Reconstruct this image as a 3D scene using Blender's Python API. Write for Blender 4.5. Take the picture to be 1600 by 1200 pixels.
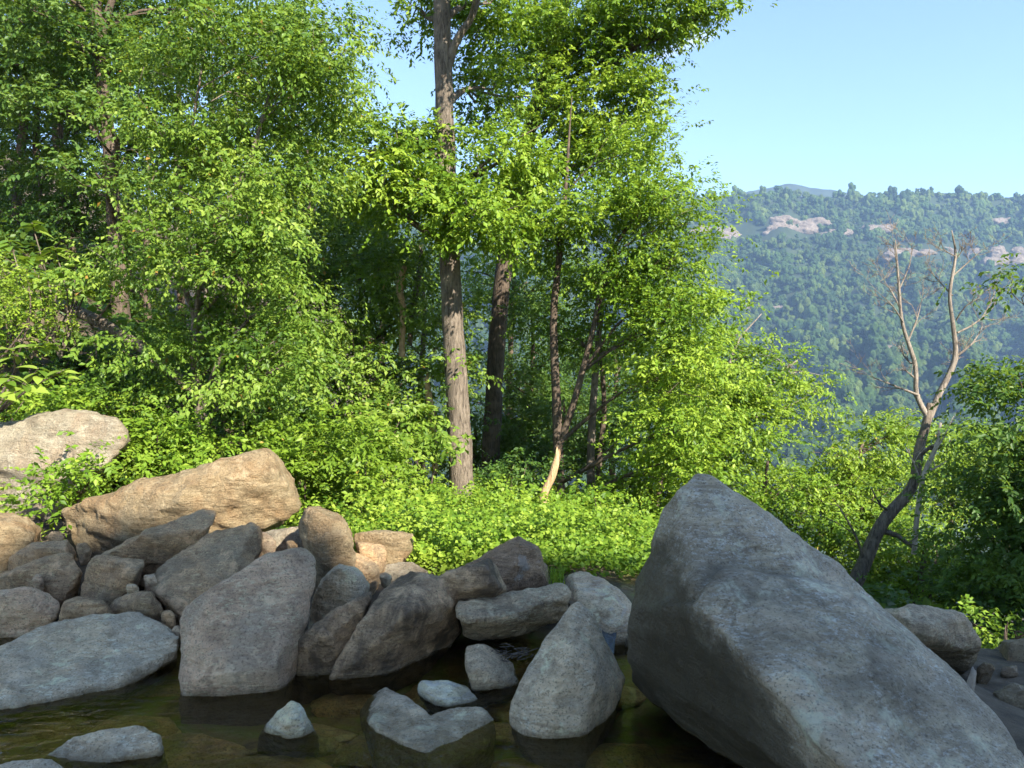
import bpy, bmesh, math, random
import numpy as np
from mathutils import Vector, noise

for o in list(bpy.data.objects):
    bpy.data.objects.remove(o)
scene = bpy.context.scene
COL = scene.collection

# ------------------------------------------------------------------ camera
F = 1208.0            # focal length in photograph pixels (1600 wide)
EYE = 1.6
cam_d = bpy.data.cameras.new('camera')
cam = bpy.data.objects.new('camera', cam_d)
COL.objects.link(cam)
cam_d.sensor_width = 36.0
cam_d.lens = 36.0 * F / 1600.0
cam_d.clip_start = 0.05
cam_d.clip_end = 12000
cam.location = (0, 0, EYE)
cam.rotation_euler = (math.radians(90), 0, 0)
scene.camera = cam

# ------------------------------------------------------------------ light
SUN = Vector((0.50, -0.68, 0.54)).normalized()
SUN_EL = math.asin(SUN.z)
SUN_ROT = math.atan2(SUN.x, SUN.y)
world = bpy.data.worlds.new('World')
scene.world = world
world.use_nodes = True
nt = world.node_tree
nt.nodes.clear()
wo = nt.nodes.new('ShaderNodeOutputWorld')
bg = nt.nodes.new('ShaderNodeBackground')
sky = nt.nodes.new('ShaderNodeTexSky')
sky.sky_type = 'NISHITA'
sky.sun_disc = False
sky.sun_elevation = SUN_EL
sky.sun_rotation = SUN_ROT
sky.altitude = 600
sky.air_density = 1.0
sky.dust_density = 0.2
sky.ozone_density = 1.8
bg.inputs['Strength'].default_value = 0.118
# one small wisp of cloud high over the valley
tc = nt.nodes.new('ShaderNodeTexCoord')
sep = nt.nodes.new('ShaderNodeSeparateXYZ')
nt.links.new(tc.outputs['Generated'], sep.inputs[0])
def wmath(op, a, b=None):
    n = nt.nodes.new('ShaderNodeMath'); n.operation = op
    for i, v in enumerate((a, b)):
        if v is None: continue
        if isinstance(v, (int, float)): n.inputs[i].default_value = v
        else: nt.links.new(v, n.inputs[i])
    return n.outputs[0]
ymax = wmath('MAXIMUM', sep.outputs['Y'], 0.05)
cu = wmath('DIVIDE', sep.outputs['X'], ymax)
cv = wmath('DIVIDE', sep.outputs['Z'], ymax)
du = wmath('DIVIDE', wmath('SUBTRACT', cu, 0.222), 0.050)
dv0 = wmath('SUBTRACT', wmath('SUBTRACT', cv, 0.440), wmath('MULTIPLY', wmath('SUBTRACT', cu, 0.225), 0.35))
dv = wmath('DIVIDE', dv0, 0.013)
r2 = wmath('ADD', wmath('MULTIPLY', du, du), wmath('MULTIPLY', dv, dv))
fall = wmath('MAXIMUM', wmath('SUBTRACT', 1.0, r2), 0.0)
wn = nt.nodes.new('ShaderNodeTexNoise')
wn.inputs['Scale'].default_value = 26.0
wn.inputs['Detail'].default_value = 6.0
nt.links.new(tc.outputs['Generated'], wn.inputs['Vector'])
cm = wmath('MULTIPLY', wmath('MULTIPLY', fall, wmath('POWER', wn.outputs['Fac'], 1.8)), 1.5)
mixc = nt.nodes.new('ShaderNodeMix'); mixc.data_type = 'RGBA'
nt.links.new(cm, mixc.inputs['Factor'])
nt.links.new(sky.outputs[0], mixc.inputs[6])
mixc.inputs[7].default_value = (5.5, 5.7, 6.0, 1)
nt.links.new(mixc.outputs[2], bg.inputs['Color'])
nt.links.new(bg.outputs[0], wo.inputs['Surface'])

sun_d = bpy.data.lights.new('sun', 'SUN')
sun_d.energy = 5.0
sun_d.angle = math.radians(0.5)
sun_d.color = (1.0, 0.93, 0.80)
sun = bpy.data.objects.new('sun', sun_d)
COL.objects.link(sun)
sun.rotation_euler = SUN.to_track_quat('Z', 'Y').to_euler()

scene.view_settings.view_transform = 'Standard'
scene.view_settings.look = 'None'
scene.view_settings.gamma = 1.0
scene.view_settings.exposure = 1.62
scene.render.engine = 'CYCLES'
cy = scene.cycles
cy.use_denoising = True
try:
    cy.denoiser = 'OPENIMAGEDENOISE'
    cy.denoising_prefilter = 'ACCURATE'
except Exception:
    pass
cy.max_bounces = 6
cy.diffuse_bounces = 3
cy.glossy_bounces = 3
cy.transmission_bounces = 4
cy.transparent_max_bounces = 8
cy.volume_bounces = 0
cy.use_adaptive_sampling = True
cy.adaptive_threshold = 0.02
cy.sample_clamp_indirect = 6.0

# ------------------------------------------------------------------ helpers
def P(px, py, d):
    """photograph pixel at depth d (metres along +Y) -> world point"""
    return Vector(((px - 800.0) / F * d, d, EYE - (py - 600.0) / F * d))

def tag(o, label=None, cat=None, group=None, kind=None):
    if label: o['label'] = label
    if cat: o['category'] = cat
    if group: o['group'] = group
    if kind: o['kind'] = kind
    return o

def link(name, me, mat=None, parent=None):
    o = bpy.data.objects.new(name, me)
    COL.objects.link(o)
    if mat is not None and me is not None:
        me.materials.clear(); me.materials.append(mat)
    if parent is not None:
        o.parent = parent
    return o

def empty(name, loc=(0, 0, 0)):
    o = bpy.data.objects.new(name, None)
    COL.objects.link(o)
    o.empty_display_size = 0.2
    return o

def np_mesh(name, verts, faces_list, tint=None, smooth=False):
    """verts (n,3); faces_list: list of (m,k) int arrays"""
    me = bpy.data.meshes.new(name)
    verts = np.asarray(verts, dtype=np.float32)
    me.vertices.add(len(verts))
    me.vertices.foreach_set('co', verts.ravel())
    loops = np.concatenate([f.ravel() for f in faces_list]).astype(np.int32)
    totals = np.concatenate([np.full(len(f), f.shape[1], dtype=np.int32) for f in faces_list])
    starts = np.concatenate([[0], np.cumsum(totals)[:-1]]).astype(np.int32)
    me.loops.add(len(loops))
    me.loops.foreach_set('vertex_index', loops)
    me.polygons.add(len(totals))
    me.polygons.foreach_set('loop_start', starts)
    me.polygons.foreach_set('loop_total', totals)
    if smooth:
        me.polygons.foreach_set('use_smooth', np.ones(len(totals), dtype=bool))
    if tint is not None:
        a = me.attributes.new('tint', 'FLOAT', 'FACE')
        a.data.foreach_set('value', np.asarray(tint, dtype=np.float32))
    me.update(calc_edges=True)
    return me

def sstep(a, b, t):
    t = np.clip((t - a) / (b - a), 0, 1)
    return t * t * (3 - 2 * t)

def fbm(x, y, z=0.0, oct=4):
    return noise.fractal(Vector((x, y, z)), 0.9, 2.1, oct)

# ------------------------------------------------------------------ materials
class NT:
    def __init__(s, name):
        s.m = bpy.data.materials.new(name); s.m.use_nodes = True
        s.t = s.m.node_tree; s.t.nodes.clear()
        s.out = s.n('ShaderNodeOutputMaterial')
    def n(s, typ, **kw):
        x = s.t.nodes.new(typ)
        for k, v in kw.items(): setattr(x, k, v)
        return x
    def l(s, a, b): s.t.links.new(a, b)
    def set(s, node, key, v):
        i = node.inputs[key]
        if hasattr(v, 'is_output'): s.l(v, i)
        else: i.default_value = v
    def noise(s, vec, scale, detail=5, rough=0.6, dist=0.0):
        x = s.n('ShaderNodeTexNoise')
        s.l(vec, x.inputs['Vector'])
        x.inputs['Scale'].default_value = scale; x.inputs['Detail'].default_value = detail
        x.inputs['Roughness'].default_value = rough; x.inputs['Distortion'].default_value = dist
        return x.outputs['Fac']
    def ramp(s, fac, stops):
        x = s.n('ShaderNodeValToRGB')
        e = x.color_ramp.elements
        while len(e) < len(stops): e.new(0.5)
        for i, (p, c) in enumerate(stops):
            e[i].position = p
            e[i].color = (c, c, c, 1) if isinstance(c, (int, float)) else (*c, 1)
        s.l(fac, x.inputs['Fac'])
        return x.outputs['Color']
    def mix(s, fac, a, b, blend='MIX'):
        x = s.n('ShaderNodeMix', data_type='RGBA', blend_type=blend)
        for i, v in ((0, fac), (6, a), (7, b)):
            if hasattr(v, 'is_output'): s.l(v, x.inputs[i])
            elif isinstance(v, (int, float)): x.inputs[i].default_value = v
            else: x.inputs[i].default_value = (*v, 1)
        return x.outputs[2]
    def math(s, op, a, b=0.0):
        x = s.n('ShaderNodeMath', operation=op)
        for i, v in enumerate((a, b)):
            if hasattr(v, 'is_output'): s.l(v, x.inputs[i])
            else: x.inputs[i].default_value = v
        return x.outputs[0]
    def mapping(s, vec, scale=(1, 1, 1), rot=(0, 0, 0)):
        x = s.n('ShaderNodeMapping')
        s.l(vec, x.inputs['Vector'])
        x.inputs['Scale'].default_value = scale; x.inputs['Rotation'].default_value = rot
        return x.outputs[0]
    def bump(s, h, strength=0.5, dist=0.02, nrm=None):
        x = s.n('ShaderNodeBump')
        x.inputs['Strength'].default_value = strength; x.inputs['Distance'].default_value = dist
        s.l(h, x.inputs['Height'])
        if nrm is not None: s.l(nrm, x.inputs['Normal'])
        return x.outputs[0]

def rock_mat(name, dark, base, light, rot=(0.3, 0.5, 0.2), speck=0.5, stain=0.0, wet=True, rough=0.62, scale=1.0, warm=None, veins=0.0, gain=1.66, tone=(1.36, 1.05, 0.70), patches=(), cracks=0.0, relief=1.0, blotch=0.6):
    dark, base, light = (tuple(min(0.9, c * gain * w_) for c, w_ in zip(q, tone)) for q in (dark, base, light))
    if warm: warm = tuple(c * gain for c in warm)
    k = NT(name)
    g = k.n('ShaderNodeNewGeometry')
    pos = g.outputs['Position']
    big = k.noise(pos, 1.6 * scale, 5, 0.6, 0.4)
    col = k.mix(k.ramp(big, [(0.40, 0.0), (0.58, 1.0)]), tuple(c * 0.8 for c in dark), base)
    # foliation: stretched grain
    st = k.mapping(pos, (5 * scale, 5 * scale, 38 * scale), rot)
    grain = k.noise(st, 1.0, 6, 0.7, 0.3)
    col = k.mix(k.ramp(grain, [(0.36, 0.0), (0.66, 0.9)]), col, light)
    if warm:
        wm = k.noise(pos, 3.1 * scale, 4, 0.6, 0.6)
        col = k.mix(k.ramp(wm, [(0.45, 0.0), (0.62, 0.8)]), col, warm)
    tn = k.noise(pos, 7.5 * scale, 8, 0.75, 0.6)
    col = k.mix(k.ramp(tn, [(0.36, blotch), (0.52, 0.0)]), col, tuple(c * 0.45 for c in dark))
    # mineral and lichen flecks
    fl = k.noise(k.mapping(pos, (0.5, 0.9, 1.9), rot), 46 * scale, 6, 0.8)
    col = k.mix(k.math('MULTIPLY', k.math('MULTIPLY', k.ramp(fl, [(0.50, 0.0), (0.62, 1.0)]), k.ramp(k.noise(pos, 3.7 * scale, 5, 0.65, 0.5), [(0.38, 0.15), (0.62, 1.0)])), speck), col, tuple(min(1, c * 1.75) for c in light))
    fd = k.noise(pos, 85 * scale, 2, 0.7)
    col = k.mix(k.math('MULTIPLY', k.ramp(fd, [(0.54, 0.0), (0.66, 1.0)]), 0.65), col, tuple(c * 0.35 for c in dark))
    lich = k.noise(pos, 5.5 * scale, 8, 0.72, 0.2)
    col = k.mix(k.math('MULTIPLY', k.ramp(lich, [(0.56, 0.0), (0.64, 1.0)]), 0.55), col, tuple(min(1, c * 1.35 + 0.02) for c in light))
    if veins > 0:
        vv = k.noise(k.mapping(pos, (1.2, 1.2, 16), rot), 1.0, 3, 0.5, 0.8)
        col = k.mix(k.math('MULTIPLY', k.ramp(vv, [(0.47, 0.0), (0.5, 1.0), (0.53, 0.0)]), veins), col, (0.62, 0.6, 0.56))
    if stain > 0:
        sn = k.noise(k.mapping(pos, (2.2, 2.2, 0.9)), 1.7, 6, 0.65, 0.7)
        col = k.mix(k.math('MULTIPLY', k.ramp(sn, [(0.42, 0.0), (0.58, 1.0)]), stain), col, (0.035, 0.026, 0.018))
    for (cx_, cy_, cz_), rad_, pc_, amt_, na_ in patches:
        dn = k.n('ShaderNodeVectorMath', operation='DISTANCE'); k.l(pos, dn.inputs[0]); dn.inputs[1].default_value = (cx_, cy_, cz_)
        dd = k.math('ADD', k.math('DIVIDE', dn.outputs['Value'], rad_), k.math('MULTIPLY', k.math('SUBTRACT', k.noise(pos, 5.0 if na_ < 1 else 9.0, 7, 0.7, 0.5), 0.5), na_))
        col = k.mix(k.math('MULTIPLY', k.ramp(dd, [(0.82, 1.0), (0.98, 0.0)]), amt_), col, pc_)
    rg = rough
    if wet:
        z = k.n('ShaderNodeSeparateXYZ'); k.l(pos, z.inputs[0])
        wv = k.math('ADD', z.outputs['Z'], k.math('MULTIPLY', k.noise(pos, 9, 4), -0.09))
        w = k.ramp(k.math('MULTIPLY', k.math('ADD', wv, 0.06), 10.0), [(0.15, 1.0), (0.55, 0.0)])
        col = k.mix(k.math('MULTIPLY', w, 0.7), col, (0.19, 0.145, 0.08))
        rg = k.math('SUBTRACT', rough, k.math('MULTIPLY', w, 0.5))
    cr = k.n('ShaderNodeTexVoronoi', feature='DISTANCE_TO_EDGE')
    wv_ = k.n('ShaderNodeVectorMath', operation='ADD'); k.l(pos, wv_.inputs[0])
    nz_ = k.n('ShaderNodeTexNoise'); nz_.inputs['Scale'].default_value = 4 * scale; nz_.inputs['Detail'].default_value = 5; k.l(pos, nz_.inputs['Vector'])
    sc_ = k.n('ShaderNodeVectorMath', operation='SCALE'); sc_.inputs['Scale'].default_value = 0.5 / scale; k.l(nz_.outputs['Color'], sc_.inputs[0]); k.l(sc_.outputs[0], wv_.inputs[1])
    k.l(k.mapping(wv_.outputs[0], (1, 1, 2.4), rot), cr.inputs['Vector']); cr.inputs['Scale'].default_value = 1.7 * scale
    crack = k.ramp(cr.outputs['Distance'], [(0.0, 0.0), (0.012, 1.0)])
    brk = k.ramp(k.noise(pos, 2.3 * scale, 3, 0.5), [(0.36, 0.0), (0.46, 1.0)])
    crack = k.math('MAXIMUM', crack, brk)
    col = k.mix(k.math('MULTIPLY', k.math('SUBTRACT', 1.0, crack), 0.4 * cracks), col, tuple(c * 0.3 for c in dark))
    h1 = k.noise(pos, 26 * scale, 8, 0.7)
    h2 = k.noise(st, 1.0, 8, 0.75, 0.4)
    h = k.math('ADD', k.math('MULTIPLY', h1, 1.0), k.math('MULTIPLY', h2, 0.8))
    h = k.math('ADD', h, k.math('MULTIPLY', crack, 0.8 * cracks))
    h = k.math('ADD', h, k.math('MULTIPLY', tn, 1.6))
    b = k.bump(h, 1.0, 0.03 * relief / scale)
    b = k.bump(fl, 0.4, 0.004 / scale, b)
    p = k.n('ShaderNodeBsdfPrincipled')
    k.l(col, p.inputs['Base Color'])
    k.set(p, 'Roughness', rg)
    p.inputs['Specular IOR Level'].default_value = 0.45
    k.l(b, p.inputs['Normal'])
    k.l(p.outputs[0], k.out.inputs['Surface'])
    return k.m

def leaf_mat(name, c_dark, c_mid, c_light, trans=0.32, rough=0.45, accent=None):
    k = NT(name)
    at = k.n('ShaderNodeAttribute', attribute_name='tint')
    stops = [(0.08, c_dark), (0.5, c_mid), (0.92, c_light)]
    if accent: stops += [(0.985, c_light), (1.0, accent)]
    col = k.ramp(at.outputs['Fac'], stops)
    p = k.n('ShaderNodeBsdfPrincipled')
    k.l(col, p.inputs['Base Color'])
    p.inputs['Roughness'].default_value = rough
    p.inputs['Specular IOR Level'].default_value = 0.22
    tr = k.n('ShaderNodeBsdfTranslucent')
    k.l(k.mix(0.5, col, (0.40, 0.55, 0.03), 'MIX'), tr.inputs['Color'])
    mx = k.n('ShaderNodeMixShader'); mx.inputs[0].default_value = trans
    k.l(p.outputs[0], mx.inputs[1]); k.l(tr.outputs[0], mx.inputs[2])
    k.l(mx.outputs[0], k.out.inputs['Surface'])
    return k.m

def bark_mat(name, dark, light, scale=1.0):
    k = NT(name)
    g = k.n('ShaderNodeNewGeometry'); pos = g.outputs['Position']
    m = k.mapping(pos, (26 * scale, 26 * scale, 4.5 * scale))
    f = k.noise(m, 1.0, 6, 0.7, 0.9)
    col = k.ramp(f, [(0.34, dark), (0.62, light)])
    pt = k.noise(pos, 3.5, 5, 0.6)
    col = k.mix(k.math('MULTIPLY', k.ramp(pt, [(0.52, 0.0), (0.64, 1.0)]), 0.45), col, tuple(min(1, c * 1.5) for c in light))
    b = k.bump(f, 1.0, 0.035 / scale)
    p = k.n('ShaderNodeBsdfPrincipled')
    k.l(col, p.inputs['Base Color']); p.inputs['Roughness'].default_value = 0.9
    p.inputs['Specular IOR Level'].default_value = 0.2
    k.l(b, p.inputs['Normal']); k.l(p.outputs[0], k.out.inputs['Surface'])
    return k.m

M = {}
M['tan'] = rock_mat('tan_rock', (0.30, 0.205, 0.115), (0.43, 0.32, 0.20), (0.50, 0.40, 0.28), (0.2, 0.35, 0.1), speck=0.35, wet=False, warm=(0.36, 0.22, 0.10), cracks=0.5, gain=0.72, tone=(1.0, 0.98, 0.82))
M['pale_tan'] = rock_mat('pale_tan_rock', (0.40, 0.31, 0.22), (0.50, 0.42, 0.32), (0.60, 0.53, 0.43), (0.2, 0.2, 0.1), speck=0.4, wet=False, warm=(0.46, 0.34, 0.22), gain=0.64, tone=(1, 1, 0.9))
M['brown'] = rock_mat('brown_rock', (0.17, 0.125, 0.085), (0.26, 0.20, 0.15), (0.36, 0.30, 0.24), (0.3, 0.6, 0.1), speck=0.5, wet=True, warm=(0.24, 0.18, 0.11), tone=(1.28, 1.02, 0.70), gain=1.55, relief=1.3)
M['mauve'] = rock_mat('mauve_grey_rock', (0.20, 0.165, 0.15), (0.28, 0.235, 0.215), (0.36, 0.32, 0.30), (0.2, 0.15, 0.1), speck=0.45, warm=(0.27, 0.205, 0.14))
M['grey'] = rock_mat('grey_rock', (0.22, 0.205, 0.185), (0.31, 0.295, 0.275), (0.42, 0.41, 0.39), (0.25, 0.5, 0.2), speck=0.55, warm=(0.30, 0.25, 0.18))
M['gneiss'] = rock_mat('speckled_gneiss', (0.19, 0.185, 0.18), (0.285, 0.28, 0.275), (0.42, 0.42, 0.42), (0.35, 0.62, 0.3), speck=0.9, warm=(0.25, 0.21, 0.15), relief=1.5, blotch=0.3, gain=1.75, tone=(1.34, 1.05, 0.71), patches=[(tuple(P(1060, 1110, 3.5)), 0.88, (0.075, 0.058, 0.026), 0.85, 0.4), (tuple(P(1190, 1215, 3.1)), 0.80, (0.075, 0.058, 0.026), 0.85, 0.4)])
M['stained'] = rock_mat('dark_stained_rock', (0.13, 0.105, 0.085), (0.20, 0.165, 0.135), (0.31, 0.275, 0.24), (0.4, 0.6, 0.2), speck=0.4, stain=0.75, rough=0.65)
M['block'] = rock_mat('weathered_block_rock', (0.15, 0.14, 0.125), (0.24, 0.23, 0.21), (0.36, 0.35, 0.33), (0.1, 0.3, 0.2), speck=0.6, stain=0.35)
M['scarred'] = rock_mat('scarred_rock', (0.20, 0.165, 0.14), (0.27, 0.225, 0.19), (0.36, 0.31, 0.27), (0.2, 0.15, 0.1), speck=0.45, wet=False, gain=0.9, patches=[(tuple(P(824, 905, 5.35)), 0.11, (0.42, 0.38, 0.32), 0.75, 2.6), (tuple(P(822, 872, 5.45)), 0.08, (0.40, 0.36, 0.30), 0.5, 3.6)])
M['streaked'] = rock_mat('streaked_slab_rock', (0.24, 0.20, 0.18), (0.32, 0.28, 0.25), (0.45, 0.41, 0.38), (0.5, 0.5, 0.6), speck=0.4, veins=0.3)
M['quartz'] = rock_mat('pale_veined_rock', (0.30, 0.28, 0.24), (0.42, 0.40, 0.35), (0.56, 0.54, 0.49), (0.8, 0.4, 0.2), speck=0.4, warm=(0.36, 0.34, 0.24), veins=0.6)
M['bedstone'] = rock_mat('bed_stone', (0.16, 0.11, 0.06), (0.32, 0.23, 0.13), (0.42, 0.34, 0.22), wet=False, speck=0.2, warm=(0.22, 0.20, 0.06))
M['sun_blocker'] = rock_mat('sun_blocker_rock', (0.18, 0.15, 0.12), (0.30, 0.26, 0.22), (0.40, 0.36, 0.32), scale=0.3, wet=False)
M['outcrop'] = rock_mat('far_outcrop_rock', (0.26, 0.20, 0.16), (0.42, 0.33, 0.27), (0.52, 0.43, 0.36), scale=0.03, wet=False, speck=0.3, gain=0.42, tone=(1.05, 1.0, 0.9))

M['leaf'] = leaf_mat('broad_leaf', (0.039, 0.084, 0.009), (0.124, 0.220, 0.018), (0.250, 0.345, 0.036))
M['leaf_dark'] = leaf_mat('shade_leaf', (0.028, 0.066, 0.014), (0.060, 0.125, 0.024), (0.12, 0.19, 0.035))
M['leaf_blue'] = leaf_mat('sapling_leaf', (0.038, 0.082, 0.013), (0.112, 0.195, 0.024), (0.235, 0.315, 0.050), accent=(0.30, 0.17, 0.04))
M['leaf_yellow'] = leaf_mat('yellow_green_leaf', (0.084, 0.150, 0.013), (0.151, 0.241, 0.023), (0.235, 0.310, 0.036), accent=(0.34, 0.24, 0.05))
M['vine'] = leaf_mat('vine_leaf', (0.059, 0.125, 0.011), (0.139, 0.237, 0.020), (0.260, 0.353, 0.041), rough=0.5)
M['bark'] = bark_mat('furrowed_bark', (0.050, 0.039, 0.030), (0.215, 0.175, 0.135))
M['bark_dark'] = bark_mat('dark_bark', (0.045, 0.034, 0.025), (0.14, 0.105, 0.078))
M['bark_pale'] = bark_mat('bleached_wood', (0.30, 0.25, 0.19), (0.50, 0.43, 0.35), 1.6)
M['bark_raw'] = bark_mat('barkless_wood', (0.33, 0.20, 0.10), (0.55, 0.38, 0.22), 1.4)
M['bark_limb'] = bark_mat('weathered_limb', (0.10, 0.082, 0.066), (0.29, 0.245, 0.20), 1.5)
M['bark_dead'] = bark_mat('dead_limb_bark', (0.13, 0.105, 0.085), (0.36, 0.31, 0.26), 1.3)

# ------------------------------------------------------------------ terrain
def height(x, y):
    x = np.asarray(x, float); y = np.asarray(y, float)
    h = np.full(np.broadcast(x, y).shape, 0.05)
    left = np.log1p(np.exp(np.clip((-x - 2.3) * 2.0, -30, 60))) / 2.0
    left = 60 * (1 - np.exp(-left / 60))
    h = h + 0.70 * left * sstep(6.0, 13.0, y)
    h = h - 0.09 * np.maximum(0, y - 6.6) * (1 - sstep(18, 40, y)) 
    h = h - 0.30 * np.minimum(np.maximum(0, x - 0.5), 25) * sstep(4.3, 9.0, y)
    drop = np.maximum(0, y - 19)
    h = h - 0.42 * np.minimum(drop, 330) * sstep(-14, 4, x + 0.15 * drop)
    # pool basin
    inside = sstep(-7.5, -6.0, x) * (1 - sstep(1.3, 2.2, x)) * (1 - sstep(4.2, 5.2, y + 0.06 * x)) * sstep(-4, -3, y)
    h = h - 0.25 * inside
    h = h - 0.25 * sstep(1.8, 3.0, x) * sstep(2.0, 5.0, y) * (1 - sstep(6, 9, y))
    return h

def axis(bounds):
    out = []
    for a, b, s in bounds:
        out += list(np.arange(a, b, s))
    out.append(bounds[-1][1])
    return np.array(out)
gx = axis([(-900, -60, 60), (-60, -14, 2.0), (-14, 10, 0.25), (10, 50, 2.0), (50, 900, 60)])
gy = axis([(-60, -12, 6.0), (-12, -2, 1.0), (-2, 16, 0.25), (16, 50, 1.5), (50, 200, 12), (200, 700, 50)])
GX, GY = np.meshgrid(gx, gy)
GZ = height(GX, GY)
for j in range(GZ.shape[0]):
    for i in range(GZ.shape[1]):
        if abs(GX[j, i]) < 50 and GY[j, i] < 60:
            GZ[j, i] += 0.10 * fbm(GX[j, i] * 0.7, GY[j, i] * 0.7, 3.3)
def grid_faces(ny, nx):
    a = np.arange((ny - 1) * nx).reshape(ny - 1, nx)[:, :-1].ravel()
    return np.stack([a, a + 1, a + nx + 1, a + nx], 1)
k = NT('earth_and_streambed')
g = k.n('ShaderNodeNewGeometry'); pos = g.outputs['Position']
soil = k.ramp(k.noise(pos, 5, 7, 0.65), [(0.35, (0.045, 0.033, 0.02)), (0.55, (0.11, 0.082, 0.05)), (0.7, (0.17, 0.13, 0.085))])
bed = k.ramp(k.noise(pos, 2.6, 6, 0.65, 0.6), [(0.36, (0.13, 0.085, 0.035)), (0.47, (0.30, 0.21, 0.07)), (0.57, (0.24, 0.27, 0.045)), (0.72, (0.42, 0.34, 0.14))])
sp = k.n('ShaderNodeSeparateXYZ'); k.l(pos, sp.inputs[0])
col = k.mix(k.ramp(k.math('ADD', k.math('MULTIPLY', sp.outputs['Z'], 4.0), 0.5), [(0.3, 0.0), (0.5, 1.0)]), k.mix(k.ramp(k.math('MULTIPLY', sp.outputs['X'], 0.2), [(0.40, 0.0), (0.46, 1.0)]), bed, soil), soil)
p = k.n('ShaderNodeBsdfPrincipled'); k.l(col, p.inputs['Base Color']); p.inputs['Roughness'].default_value = 0.9
k.l(k.bump(k.noise(pos, 14, 8, 0.7), 0.8, 0.05), p.inputs['Normal'])
k.l(p.outputs[0], k.out.inputs['Surface'])
M['ground'] = k.m
V = np.stack([GX.ravel(), GY.ravel(), GZ.ravel()], 1)
ground = link('ground', np_mesh('ground', V, [grid_faces(*GX.shape)], smooth=True), M['ground'])
tag(ground, 'brown earth slope and streambed below the boulders', kind='structure')

# water of the pool
k = NT('pool_water')
g = k.n('ShaderNodeNewGeometry'); pos = g.outputs['Position']
w1 = k.noise(k.mapping(pos, (1, 2.2, 1)), 7.0, 3, 0.5, 0.4)
w2 = k.noise(pos, 28.0, 2, 0.5)
nb = k.bump(k.math('ADD', w1, k.math('MULTIPLY', w2, 0.12)), 0.34, 0.03)
fr = k.n('ShaderNodeFresnel'); fr.inputs['IOR'].default_value = 1.33; k.l(nb, fr.inputs['Normal'])
tp = k.n('ShaderNodeBsdfTransparent'); tp.inputs['Color'].default_value = (0.86, 0.78, 0.54, 1)
gl = k.n('ShaderNodeBsdfGlossy'); gl.inputs['Roughness'].default_value = 0.015; k.l(nb, gl.inputs['Normal'])
ms = k.n('ShaderNodeMixShader'); k.l(fr.outputs[0], ms.inputs[0]); k.l(tp.outputs[0], ms.inputs[1]); k.l(gl.outputs[0], ms.inputs[2])
k.l(ms.outputs[0], k.out.inputs['Surface'])
M['water'] = k.m
wp = [(-7, -3), (1.5, -3), (1.75, 2.5), (1.55, 3.5), (1.05, 4.55), (0.5, 4.85), (-2, 4.9), (-4, 5.0), (-7, 5.0)]
me = bpy.data.meshes.new('water')
me.from_pydata([(x, y, 0.0) for x, y in wp], [], [list(range(len(wp)))])
water = tag(link('water', me, M['water']), 'still shallow brown-green pool among the boulders', kind='structure')

# ------------------------------------------------------------------ rocks
def hull_into(bm, pts):
    vs = [bm.verts.new(p) for p in pts]
    r = bmesh.ops.convex_hull(bm, input=vs)
    junk = set(r['geom_interior']) | set(r['geom_unused'])
    bmesh.ops.delete(bm, geom=[v for v in junk if isinstance(v, bmesh.types.BMVert)], context='VERTS')

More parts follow.
